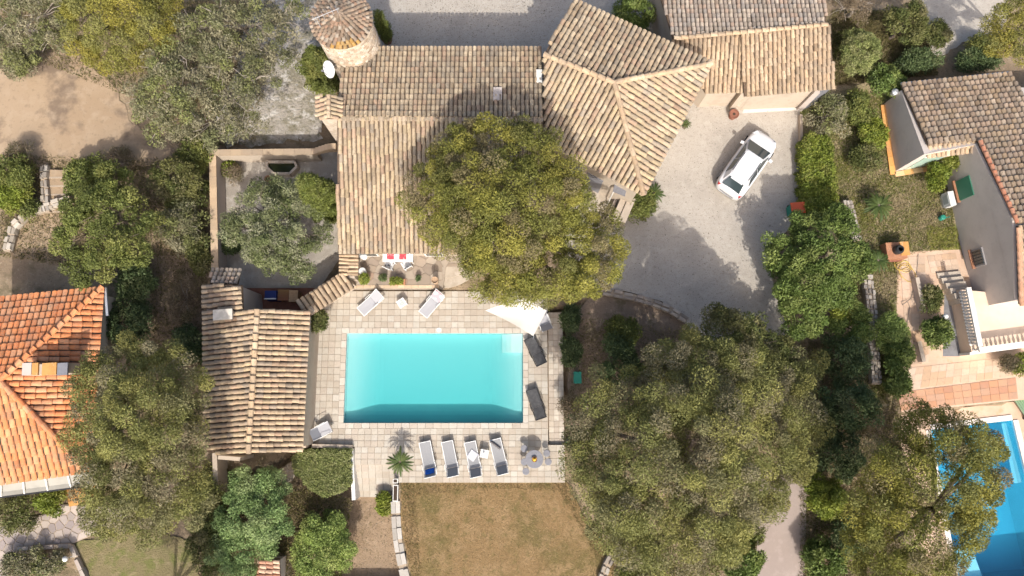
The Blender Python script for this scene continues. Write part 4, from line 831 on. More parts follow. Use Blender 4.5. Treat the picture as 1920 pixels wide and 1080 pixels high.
def tree(name, label, cat, lobes, style, base=None, group=None, trunk_r=.18, z0=0.0, scale=1.0, dens=1.0, twig=None, hid=None):
    """lobes: (px, py, radius px, z centre [, flatten [, ry/rx]])"""
    LB = []
    for l in lobes:
        px, py, r, z = l[:4]; k = FPX / (CAM_H - z) ; k = 1.0 / (P(px + 1, py, z).x - P(px, py, z).x); rr = r / k
        fl = l[4] if len(l) > 4 else .6; LB.append((np.array(P(px, py, z)), np.array([rr, rr * (l[5] if len(l) > 5 else 1), rr * fl])))
        COVER.append((px, py, r, r)) if hid else None
    c = sum(l[0] for l in LB) / len(LB); b = P(*base, z0) if base else Vector((c[0], c[1], z0))
    T = thing(name, label, cat, (b.x, b.y, z0), group)
    V, F, cc = crown_mesh(LB, style, scale, dens); TRI[0] += len(F)
    m = MB(); zt = min(l[0][2] for l in LB); fork = Vector((b.x * .6 + c[0] * .4, b.y * .6 + c[1] * .4, z0 + (zt - z0) * .62))
    m.tube([(b.x, b.y, z0 - .15), ((b.x + fork.x) / 2 + .08, (b.y + fork.y) / 2 - .06, (z0 + fork.z) / 2), fork], [trunk_r * 1.25, trunk_r, trunk_r * .85], 8)
    for l in LB:
        e = Vector(l[0]); e.z += l[1][2] * .25; mid = fork.lerp(e, .5) + Vector((0, 0, .25)); m.tube([fork, mid, e], [trunk_r * .55, trunk_r * .38, trunk_r * .12], 6)
        if twig:
            for k in range(twig):
                d_ = unit(1)[0]; d_[2] = abs(d_[2]); t = e + Vector(d_ * l[1] * .98); q = e.lerp(t, .5) + Vector((0, 0, .15)); m.tube([e.lerp(fork, .3), q, t], [trunk_r * .16, trunk_r * .1, .008], 5)
    m.build('trunk', TWIG if style in ('grey', 'brown') else BARK, T)
    obj('crown', V, F, LEAF, T, col=cc)
    return T
def bush(name, label, cat, px, py, rx, ry, h, style, group=None, z0=0.0, scale=1.0, dens=1.0, n=6, twig=None, flat=None):
    zc = z0 + h * .52; lobes = [(px, py, min(rx, ry) * .80, zc, flat or max(.35, min(1.1, h * .5 / (min(rx, ry) * .8 / 34))))]
    for i in range(n):
        a = 2 * math.pi * (i + random.uniform(-.3, .3)) / n; k = random.uniform(.45, .62); rr = min(rx, ry) * random.uniform(.34, .5)
        zz = z0 + h * random.uniform(.35, .72); lobes.append((px + rx * k * math.cos(a), py + ry * k * math.sin(a), rr, zz, .7))
    return tree(name, label, cat, lobes, style, None, group, .05 + .02 * h, z0, scale, dens, twig)
tree('pine_tree', 'broad yellow-green umbrella pine between villa and swimming pool', 'tree',
     [(905, 311, 82, 7.0), (990, 299, 66, 7.6), (835, 372, 68, 6.4), (925, 395, 95, 8.4), (1015, 372, 80, 8.0), (1105, 452, 60, 6.4), (950, 488, 78, 7.2), (1050, 478, 80, 7.4), (945, 518, 42, 5.8), (1038, 516, 46, 5.8), (890, 440, 55, 6.6), (830, 440, 36, 5.6), (1135, 490, 42, 5.6), (850, 320, 50, 6.2)], 'pine', (985, 470), trunk_r=.32)
tree('pine_tree', 'largest pine, spreading dark green crown right of the dry lawn', 'tree',
     [(1290, 715, 75, 7.4), (1355, 735, 74, 7.0), (1470, 770, 66, 2.9), (1425, 725, 54, 3.4), (1185, 800, 88, 7.0), (1295, 825, 105, 9.0), (1412, 832, 92, 4.8), (1140, 880, 70, 6.2), (1220, 920, 95, 7.8), (1320, 930, 95, 8.2), (1402, 905, 62, 4.4), (1150, 965, 56, 5.4), (1240, 1005, 82, 6.6), (1318, 1010, 62, 6.0), (1105, 800, 36, 5.2), (1492, 700, 40, 2.2)], 'pine_dull', (1290, 860), trunk_r=.36, scale=1.05)
tree('oak_tree', 'grey-green leafy tree at the bottom end of the driveway', 'tree', [(1345, 640, 58, 4.4), (1405, 652, 52, 2.8), (1310, 690, 48, 4.6), (1380, 695, 55, 3.8), (1445, 665, 40, 2.2), (1355, 615, 36, 3.8)], 'dull', (1370, 690), trunk_r=.2, dens=1.5, twig=5)
tree('pine_tree', 'dusky pine between the orange roof and the pool house', 'tree',
     [(245, 690, 48, 5.6), (312, 715, 62, 6.4), (195, 740, 58, 5.8), (268, 785, 82, 7.4), (185, 815, 46, 5.8), (325, 825, 54, 6.2), (240, 880, 76, 6.4), (320, 915, 64, 5.8), (228, 945, 54, 5.2), (355, 760, 30, 5.6), (290, 975, 40, 4.8)], 'pine_dull', (285, 830), trunk_r=.28)
tree('pine_tree', 'olive-green pine overhanging the blue pool at the right', 'tree',
     [(1740, 815, 52, 6.2), (1825, 830, 40, 5.6), (1690, 880, 66, 6.8), (1775, 895, 80, 7.4), (1845, 850, 26, 5.0), (1680, 980, 74, 6.8), (1750, 985, 78, 7.2), (1815, 955, 36, 5.6), (1685, 1055, 68, 6.2), (1640, 945, 44, 5.6), (1630, 1035, 46, 5.2)], 'pine', (1735, 960), trunk_r=.28)
tree('mimosa_tree', 'yellow-tinged tree at the top left above the dusty clearing', 'tree', [(180, 40, 52, 4.8), (245, 22, 55, 5.0), (168, 88, 30, 4.2), (232, 96, 42, 4.4), (285, 62, 40, 4.8), (150, 12, 34, 4.4), (300, 20, 36, 4.6)], 'yellow', (225, 70), trunk_r=.2)
for k, (lab, lb, bs, dn) in enumerate((
    ('grey-green oak nearest the dusty clearing', [(320, 140, 55, 4.6), (285, 190, 45, 4.0), (350, 195, 58, 4.8), (310, 240, 40, 3.8), (370, 130, 48, 4.8)], (330, 190), 1.2),
    ('thin twiggy oak behind the courtyard wall', [(425, 120, 52, 4.6), (440, 190, 50, 4.2), (400, 245, 48, 4.0), (480, 150, 42, 4.2), (460, 240, 36, 3.6)], (430, 190), .9),
    ('thin twiggy oak at the top beside the rocky ground', [(420, 40, 48, 4.8), (480, 50, 50, 4.6), (515, 110, 44, 4.0), (370, 55, 42, 4.6), (540, 40, 40, 4.0)], (470, 70), .85),
    ('dark green oak in the far top left corner', [(40, 40, 52, 4.4), (95, 30, 48, 4.4), (105, 75, 34, 3.6), (20, 90, 36, 3.6)], (60, 70), 1.1))):
    tree('oak_tree', lab, 'tree', lb, 'grey', bs, trunk_r=.16, dens=dn, twig=7)
tree('oak_tree', 'green leafy tree above the orange tiled roof', 'tree', [(205, 400, 55, 4.2), (160, 440, 50, 3.8), (240, 455, 55, 4.2), (180, 495, 46, 3.4), (265, 410, 36, 3.6), (150, 385, 36, 3.4), (215, 345, 34, 3.4)], 'green', (200, 450), trunk_r=.16, twig=4)
bush('shrub', 'grey-green shrub left of the courtyard wall', 'shrub', 340, 340, 50, 55, 3.0, 'dull', twig=6)
bush('shrub', 'loose olive-green shrub halfway along the courtyard wall', 'shrub', 345, 425, 50, 55, 2.8, 'grey', dens=1.2, twig=6)
bush('shrub', 'bright green shrub hugging the corner of the courtyard wall', 'shrub', 368, 295, 28, 32, 2.4, 'green')
bush('shrub', 'narrow green shrub at the foot of the courtyard wall', 'shrub', 375, 480, 20, 50, 2.2, 'dull')
bush('shrub', 'deep green shrub beside the earth steps', 'shrub', 165, 335, 36, 34, 1.8, 'green')
bush('shrub', 'leafy shrub at the left edge below the clearing', 'shrub', 30, 325, 40, 34, 1.6, 'green')
bush('shrub', 'yellow-green shrub at the left edge above the stone wall', 'shrub', 30, 365, 40, 26, 1.3, 'bright')
bush('shrub', 'small green shrub on top of the stone wall', 'shrub', 52, 390, 14, 16, .8, 'green', n=3)
bush('shrub', 'dead brown bush casting shade at the clearing edge', 'shrub', 40, 290, 22, 26, 1.2, 'brown', twig=8)
bush('shrub', 'dead brown bush below the dusty clearing', 'shrub', 225, 300, 42, 26, 1.4, 'brown', twig=8)
bush('shrub', 'pale dry bush at the left edge of the clearing', 'shrub', 40, 120, 40, 28, 1.4, 'grey', dens=.8, twig=8)
bush('hedge', 'dark green hedge against the orange roofed house', 'hedge', 240, 610, 42, 52, 2.6, 'dark', dens=1.2)
bush('shrub', 'dark shrub beside the gutter of the orange roof', 'shrub', 255, 535, 34, 30, 2.0, 'dark')
bush('shrub', 'brown undergrowth in the strip beside the pool house', 'shrub', 345, 560, 34, 60, 1.3, 'brown', dens=1.1)
bush('shrub', 'dark undergrowth below the strip beside the pool house', 'shrub', 355, 650, 28, 40, 1.5, 'dark')
tree('olive_tree', 'silvery olive tree inside the walled courtyard', 'tree', [(490, 395, 52, 2.9), (555, 400, 50, 2.9), (460, 430, 40, 2.6), (525, 450, 58, 3.2), (580, 445, 40, 2.6), (500, 480, 36, 2.4), (560, 488, 34, 2.3), (505, 360, 30, 2.5)], 'olive', (528, 425), trunk_r=.16, dens=1.35, twig=5)
bush('shrub', 'small red-brown shrub in the corner of the courtyard', 'shrub', 436, 326, 18, 16, .8, 'brown', n=4)
bush('shrub', 'tiny bright green plant in the corner of the courtyard', 'shrub', 430, 318, 8, 7, .5, 'bright', n=3)
bush('shrub', 'round dark pot shrub by the courtyard wall', 'shrub', 434, 457, 12, 14, .8, 'dark', n=3)
def cypress(name, label, base, tip, R_, h, style='cypress', pot=None):
    b = P(*base, 0); T = thing(name, label, 'tree', (b.x, b.y, 0)); lobes = []
    for i in range(7):
        t = (i + .6) / 7; r = R_ * (1 - abs(t - .38) ** 1.5 * 1.5); lobes.append((np.array([b.x, b.y, .25 + t * (h - .35)]), np.array([max(.12, r), max(.12, r), h / 8])))
    V, F, cc = crown_mesh(lobes, style, .8); MB().tube([(b.x, b.y, -.1), (b.x, b.y, h * .6)], [.08, .04], 7).build('trunk', BARK, T); obj('crown', V, F, LEAF, T, col=cc)
    if pot: MB().lathe((b.x, b.y, 0), [(.26, 0), (.36, .5), (.38, .52), (.3, .5), (.28, .44)], 16).build('pot', BRICKRED, T)
cypress('cypress_tree', 'tall cypress between the courtyard olive and the villa roof', (630, 398), None, .95, 5.8)
cypress('cypress_tree', 'stout dark cypress between the round tower and chimney', (622, 158), None, 1.15, 3.6, 'green')
cypress('cypress_tree', 'slim potted cypress on the gravel behind the tower', (727, 77), None, .27, 2.9, pot=1)
tree('leafy_tree', 'larger blue-green leafy tree below the pool house', 'tree', [(466, 915, 38, 1.6), (505, 922, 36, 1.6), (450, 968, 42, 1.8), (500, 972, 42, 2.0), (445, 1028, 42, 1.6), (478, 1020, 32, 1.6)], 'bluish', (485, 975), trunk_r=.14, z0=-.9)
tree('leafy_tree', 'smaller rounded blue-green tree beside the dirt path', 'tree', [(604, 992, 38, .5), (580, 1035, 32, .4), (632, 1025, 30, .4), (606, 1052, 38, .5)], 'blue', (600, 1035), trunk_r=.12, z0=-.9)
bush('shrub', 'olive shrub left of the large blue-green tree', 'shrub', 400, 1020, 42, 70, 2.4, 'dull', twig=4)
bush('shrub', 'loose shrub at the end wall of the pool house', 'shrub', 395, 930, 26, 34, 2.4, 'dull')
bush('shrub', 'bright lime shrub at the foot of the terrace steps', 'shrub', 722, 945, 12, 18, .9, 'bright', z0=-.9, n=3)
# clipped hedge block with flat top
hb = thing('clipped_hedge', 'square clipped hedge beside the terrace steps', 'hedge', (P(605, 885).x, P(605, 885).y, -.9))
hpl = [(548, 862), (560, 846), (655, 844), (656, 905), (640, 920), (610, 930), (585, 918), (552, 885)]; HZ = .55; hw = W(hpl, HZ)
pts = []
cx, cy = sum(p.x for p in hw) / len(hw), sum(p.y for p in hw) / len(hw)
while len(pts) < 900:
    x, y = random.uniform(min(p.x for p in hw), max(p.x for p in hw)), random.uniform(min(p.y for p in hw), max(p.y for p in hw))
    if inpoly(x, y, hw): pts.append((x, y, HZ - .12 + random.uniform(-.05, .05)))
for i in range(len(hw)):
    p, q = hw[i], hw[(i + 1) % len(hw)]
    for k in range(int((q - p).length / .12)):
        r = p.lerp(q, random.random()); pts.append((r.x * .985 + cx * .015, r.y * .985 + cy * .015, random.uniform(-.8, HZ - .12)))
def puffs(pts, style, pr=.16, nl=60):
    pal, _, L, Wd = STY[style][:4]; p = np.array(pts); n = len(p); col = np.array(pal)[RNG.integers(0, len(pal), n)] * RNG.uniform(.85, 1.15, (n, 1))
    dd = unit(n * nl).reshape(n, nl, 3); b = p[:, None] + dd * pr * RNG.random((n, nl, 1)) ** .4; dr = .4 * dd + .8 * RNG.normal(size=dd.shape); dr /= np.linalg.norm(dr, axis=2, keepdims=True)
    sd = np.cross(dr, .6 * dd + .5 * RNG.normal(size=dd.shape) + np.array([0, 0, .5])); sd /= np.linalg.norm(sd, axis=2, keepdims=True) + 1e-6
    V = np.stack([b - sd * Wd * .5, b + sd * Wd * .5, b + dr * L], 2).reshape(-1, 3); cc = (col[:, None] * RNG.uniform(.75, 1.25, (n, nl, 1))).reshape(-1, 3).repeat(3, 0)
    TRI[0] += len(V) // 3; return V, np.arange(len(V)).reshape(-1, 3), cc
V, F, cc = puffs(pts, 'clip'); obj('foliage', V, F, LEAF, hb, col=cc)
MB().prism([(p[0], p[1]) for p in inset([(p.x, p.y, 0) for p in hw], .25)], -.95, HZ - .3).build('stems', SOIL, hb)
# right of the driveway
bl = thing('green_hedge', 'long bright lime-green hedge along the driveway', 'hedge', (P(1535, 320).x, P(1535, 320).y, 0)); pts = []
hw = W([(1506, 268), (1520, 252), (1556, 262), (1562, 330), (1572, 400), (1540, 412), (1510, 390)], 1.0)
while len(pts) < 850:
    x, y = random.uniform(min(p.x for p in hw), max(p.x for p in hw)), random.uniform(min(p.y for p in hw), max(p.y for p in hw))
    if inpoly(x, y, hw): pts.append((x, y, .85 + random.uniform(-.3, .25)))
for i in range(len(hw)):
    p, q = hw[i], hw[(i + 1) % len(hw)]
    for k in range(int((q - p).length / .1)): r = p.lerp(q, random.random()); pts.append((r.x, r.y, random.uniform(.05, .9)))
V, F, cc = puffs(pts, 'bright', .22, 55); obj('foliage', V, F, LEAF, bl, col=cc); MB().prism([(p[0], p[1]) for p in inset([(p.x, p.y, 0) for p in hw], .5)], -.05, .6).build('stems', BARK, bl)
tree('laurel_tree', 'large glossy green laurel at the bend of the driveway', 'tree', [(1512, 446, 42, 2.4), (1560, 440, 44, 2.6), (1475, 480, 40, 2.4), (1540, 490, 58, 3.0), (1520, 515, 44, 2.9), (1590, 490, 36, 2.4), (1500, 540, 48, 2.6), (1560, 540, 34, 2.2), (1500, 600, 36, 2.2), (1490, 570, 30, 2)], 'laurel', (1530, 500), trunk_r=.14, dens=1.4)
for k, (lab, a) in enumerate((
    ('dark evergreen just below the large laurel', (1590, 610, 40, 44, 2.4, 'laurel')), ('yellow-green sapling in the dark gap of the thicket', (1582, 585, 16, 22, 2.6, 'bright')),
    ('dark thicket tree right of the big pine', (1580, 670, 48, 46, 2.8, 'dark')), ('dark thicket tree left of the right-hand pine', (1585, 760, 52, 50, 3.2, 'dark')),
    ('shaded thicket tree below the dark ones', (1570, 850, 46, 50, 2.8, 'dark')), ('blue-green shrub by the lower rubble wall', (1668, 620, 24, 36, 1.6, 'blue')),
    ('glossy shrub beside the peach walkway', (1680, 665, 24, 34, 1.5, 'laurel')), ('small glossy shrub at the corner of the patio band', (1683, 718, 18, 18, 1.2, 'laurel')),
    ('sunlit green bush beside the asphalt road', (1545, 930, 34, 44, 2.0, 'bright')), ('green bush in the bottom right undergrowth', (1540, 1050, 34, 40, 1.8, 'laurel')),
    ('dark bush at the foot of the right-hand pine', (1590, 1010, 38, 46, 1.8, 'dark')), ('bushy green undergrowth below the largest pine', (1390, 1050, 40, 40, 1.4, 'laurel')),
    ('yellow-green undergrowth beside the short curved wall', (1200, 1070, 50, 26, 1.2, 'green')), ('bushy undergrowth along the road edge', (1400, 1000, 22, 30, 1.0, 'green')))):
    bush('shrub', lab, 'shrub', *a)
for lab, a in (('round clipped bush right of the garage', (1607, 99, 40, 46, 2.4, 'clip')), ('round grey-green bush at the top behind the clipped one', (1690, 50, 46, 44, 2.4, 'dull')), ('glossy bush by the corner of the right house', (1660, 155, 34, 28, 2.0, 'laurel')),
               ('dark rounded bush tucked behind the hipped roof', (1188, 28, 44, 32, 2.2, 'laurel')), ('feathery grey bush beside the garage wing wall', (1548, 215, 40, 46, 1.6, 'grey')), ('green shrub beneath the feathery grey bush', (1608, 205, 24, 40, 1.5, 'green')),
               ('lime shrub left of the orange edged wall', (1635, 250, 22, 30, 1.2, 'bright')), ('small green shrub on the weedy slope', (1620, 300, 26, 26, 1.0, 'dull')), ('pale green climber over the right house porch', (1790, 300, 28, 10, 2.2, 'bright')),
               ('yellow-green climber at the end of the porch', (1757, 330, 17, 24, 1.8, 'bright')), ('leafy planter shrub above the low planter wall', (1746, 560, 14, 32, .9, 'dull')), ('glossy citrus shrub in the lower planter', (1752, 625, 24, 26, 1.3, 'laurel')),
               ('dark shade shrub behind the right house', (1720, 118, 50, 18, 1.3, 'dark')), ('dark shade shrub further along behind the right house', (1830, 115, 60, 18, 1.3, 'dark')), ('small spiky shrub on the gravel track', (1756, 66, 18, 18, .9, 'dull')), ('green shrub at the end of the gravel track', (1840, 92, 26, 20, 1.1, 'green')),
               ('round green shrub by the entrance side walls', (1200, 385, 22, 24, 1.2, 'green')), ('dark green shrub in the shaded garden bed', (1165, 620, 30, 24, 1.3, 'green')), ('dense dark shrub in the middle of the garden bed', (1150, 680, 40, 44, 1.8, 'dark')), ('olive shrub at the lower side of the garden bed', (1225, 690, 44, 46, 1.8, 'dull')), 
               ('russet shrub at the lower corner of the drain strip', (1068, 765, 20, 24, 1.0, 'brown')), ('creeping green plant along the drain strip', (1070, 600, 10, 26, .7, 'dark')), ('second creeping green plant lower along the drain strip', (1070, 660, 9, 26, .7, 'dark')),
               ('mossy bush under the glazed veranda', (30, 960, 42, 36, 1.2, 'dull')), ('yellow-green bush beside the ochre doorstep', (97, 937, 22, 22, 1.0, 'bright')), ('twiggy grey bush by the flagstone path kerb', (95, 1050, 44, 26, .9, 'grey')), ('twiggy grey bush in the bottom left corner', (35, 1062, 26, 26, .8, 'grey')),
               ('small plant on the tile wall pillar', (598, 602, 10, 14, 1.9, 'dull')), ('potted red flowers at the right edge', (1892, 683, 14, 10, 1.2, 'brown')), ('green shrub behind the red flowers', (1915, 683, 12, 14, 1.2, 'bright'))):
    bush('shrub', lab, 'shrub', *a)
tree('pine_tree', 'pine beyond the bottom left edge shading the side lawn', 'tree', [(250, 1190, 60, 4.6), (320, 1200, 60, 4.8), (280, 1250, 70, 5.2), (370, 1240, 50, 4.4)], 'pine_dull', (290, 1230), trunk_r=.2, dens=.6)
tree('pine_tree', 'yellow-green pine in the top right corner', 'tree', [(1885, 50, 36, 4.5), (1910, 20, 34, 4.8), (1915, 85, 34, 4.2), (1868, 85, 22, 3.6)], 'yellow', (1900, 80), trunk_r=.16)
tree('oak_tree', 'bare twiggy bush casting shade by the gravel track', 'tree', [(1575, 20, 30, 2.0), (1610, 15, 26, 2.0)], 'brown', (1590, 30), trunk_r=.1, twig=8)
def palm(name, label, px, py, h, R_, n, z0=0.0, pot=None):
    b = P(px, py, z0 + h); T = thing(name, label, 'palm', (b.x, b.y, z0)); MB().tube([(b.x, b.y, z0 - .05), (b.x, b.y, z0 + h)], [.14, .11], 8).build('trunk', BARK, T)
    for i in range(n):
        a = 2 * math.pi * i / n + random.uniform(-.08, .08); lift = random.choice([.15, .45, .75]); V = []; F = []; d_ = Vector((math.cos(a), math.sin(a), 0)); s_ = Vector((-math.sin(a), math.cos(a), 0)); ln = R_ * random.uniform(.85, 1.08) * (1 - .25 * (lift > .6))
        def sp(t): return Vector((b.x, b.y, z0 + h)) + d_ * ln * t + Vector((0, 0, ln * (lift * t - (lift * .6 + .3) * t * t)))
        for k in range(22):
            t = .08 + .92 * k / 22; p, q = sp(t), sp(t + .06); wl_ = .13 * R_ * math.sin(math.pi * min(1, t * .9 + .12)) ** .7
            for sg in (1, -1):
                o_ = len(V); V += [p, q, q + s_ * sg * wl_ + d_ * wl_ * .8 + Vector((0, 0, .06 * wl_))]; F.append((o_, o_ + 1, o_ + 2))
        base = np.array(random.choice([(.055, .085, .022), (.07, .10, .026), (.085, .11, .03)])); obj('frond', V, F, LEAF, T, col=np.tile(base, (len(V), 1)))
palm('cycad_palm', 'small cycad palm with spread fronds on the pool terrace', 750, 866, 1.05, .80, 21, TZ)
palm('cycad_palm', 'green fan palm by the corner of the hipped roof', 1226, 362, .8, .7, 22)
palm('cycad_palm', 'small spiky palm on the gravel under the hipped roof eave', 1287, 232, .5, .36, 16)
palm('cycad_palm', 'upper spiky palm beside the rubble wall', 1648, 385, .9, .95, 24); palm('cycad_palm', 'lower spiky palm beside the rubble wall', 1647, 488, .7, .8, 22)
# ground cover nobody could count: dry blades on the lawn, weeds on the slopes
def blades(name, label, polys, n, pal, L, Wd, z=0.0, cat='grass'):
    V = []; per = n // len(polys); out = []
    for poly in polys:
        w_ = W(poly, z); xs = [p.x for p in w_]; ys = [p.y for p in w_]; k = 0
        while k < per:
            x, y = random.uniform(min(xs), max(xs)), random.uniform(min(ys), max(ys))
            if inpoly(x, y, w_): out.append((x, y, z - .02)); k += 1
    p = np.array(out); m = len(p); d_ = RNG.normal(size=(m, 3)) * [.6, .6, .2] + [0, 0, .8]; d_ /= np.linalg.norm(d_, axis=1, keepdims=True); s_ = np.cross(d_, unit(m)); s_ /= np.linalg.norm(s_, axis=1, keepdims=True)
    V = np.stack([p - s_ * Wd / 2, p + s_ * Wd / 2, p + d_ * L * RNG.uniform(.5, 1.4, (m, 1))], 1).reshape(-1, 3); f = np.zeros(m)
    for q in range(9): a, fr, ph = RNG.uniform(0, 6.28), RNG.uniform(.5, 3.2), RNG.uniform(0, 6.28); f += np.sin((p[:, 0] * math.cos(a) + p[:, 1] * math.sin(a)) * fr + ph)
    ix = np.clip((f / 7 + .5 + RNG.normal(size=m) * .25) * len(pal), 0, len(pal) - 1).astype(int)
    cc = (np.array(pal)[ix] * RNG.uniform(.8, 1.2, (m, 1))).repeat(3, 0)
    o = obj(name, V, np.arange(len(V)).reshape(-1, 3), LEAF, col=cc); tag(o, label, cat, kind='stuff'); TRI[0] += m
blades('dry_grass', 'short straw coloured grass on the dry lawn', [[(756, 908), (1060, 908), (1100, 975), (1150, 1045), (1145, 1085), (780, 1085), (764, 1030), (756, 980)]], 22000, [(.15, .13, .05), (.20, .155, .07), (.245, .175, .09), (.28, .20, .11), (.30, .225, .135)], .06, .025)
blades('grass_edge', 'ragged green grass along the edges of lawn and dirt path', [[(752, 904), (1062, 904), (1064, 922), (900, 915), (752, 935)], [(750, 905), (775, 905), (785, 1000), (790, 1085), (770, 1085), (756, 1000)], [(1040, 905), (1068, 905), (1150, 1040), (1120, 1050)]], 5400, [(.17, .16, .06), (.22, .19, .08), (.28, .215, .11)], .10, .03)
blades('weeds', 'scattered weeds over the slope right of the driveway', [[(1510, 190), (1650, 170), (1675, 330), (1775, 320), (1795, 465), (1690, 478), (1660, 760), (1600, 640), (1575, 400)]], 60000, [(.20, .21, .05), (.28, .24, .11), (.15, .18, .035), (.34, .28, .17)], .16, .04)
blades('undergrowth', 'low dry undergrowth and weeds below the trees', [[(0, 290), (390, 300), (385, 690), (290, 680), (280, 520), (0, 480)], [(380, 870), (660, 935), (640, 1085), (380, 1085)], [(1066, 590), (1290, 620), (1440, 660), (1490, 860), (1420, 960), (1400, 1085), (1150, 1085), (1070, 830)], [(1500, 640), (1680, 640), (1700, 1085), (1500, 1085)], [(0, 0), (520, 0), (480, 270), (340, 280), (240, 180), (0, 90)], [(1560, 20), (1720, 20), (1760, 140), (1560, 160)]], 130000, [(.20, .17, .08), (.15, .14, .05), (.28, .22, .13), (.11, .12, .035)], .2, .045)
def litter(name, label, polys, n, pal, s):
    out = []
    for poly, z in polys:
        w_ = W(poly, z); xs = [p.x for p in w_]; ys = [p.y for p in w_]; k = 0
        while k < n // len(polys):
            x, y = random.uniform(min(xs), max(xs)), random.uniform(min(ys), max(ys))
            if inpoly(x, y, w_): out.append((x, y, z + .012)); k += 1
    p = np.array(out)[:, None] + RNG.normal(size=(len(out), 3, 3)) * [s, s, .008]; cc = (np.array(pal)[RNG.integers(0, len(pal), len(out))]).repeat(3, 0)
    tag(obj(name, p.reshape(-1, 3), np.arange(len(out) * 3).reshape(-1, 3), LEAF, col=cc), label, 'leaves', kind='stuff')
litter('fallen_leaves', 'dark fallen leaves and debris scattered on the pale gravel', [([(700, 0), (1060, 0), (1020, 85), (700, 88)], .004), ([(1150, 340), (1300, 185), (1495, 190), (1500, 380), (1440, 480), (1470, 600), (1330, 630), (1240, 560), (1130, 530)], .004)], 5200, [(.12, .095, .065), (.16, .12, .08), (.07, .055, .04), (.22, .17, .11)], .024)
litter('fallen_twigs', 'pale twigs and leaf litter on the bare earth under the trees', [([(1066, 600), (1290, 620), (1200, 755), (1066, 826)], -.32), ([(285, 480), (390, 480), (385, 690), (300, 690)], .0), ([(660, 940), (740, 940), (760, 1075), (650, 1075)], -.915)], 5000, [(.16, .12, .08), (.24, .18, .12), (.34, .27, .19), (.17, .14, .07)], .026)
print('leaf triangles', TRI[0])
# ================================================================== OBJECTS
def place(T, px, py, z, rz=0.0):
    p = P(px, py, z); T.location = (p.x, p.y, z); T.rotation_euler = (0, 0, rz); return T
def localthing(name, label, cat, px, py, z, rz=0.0, group=None):
    T = thing(name, label, cat, (0, 0, 0), group); return place(T, px, py, z, rz)
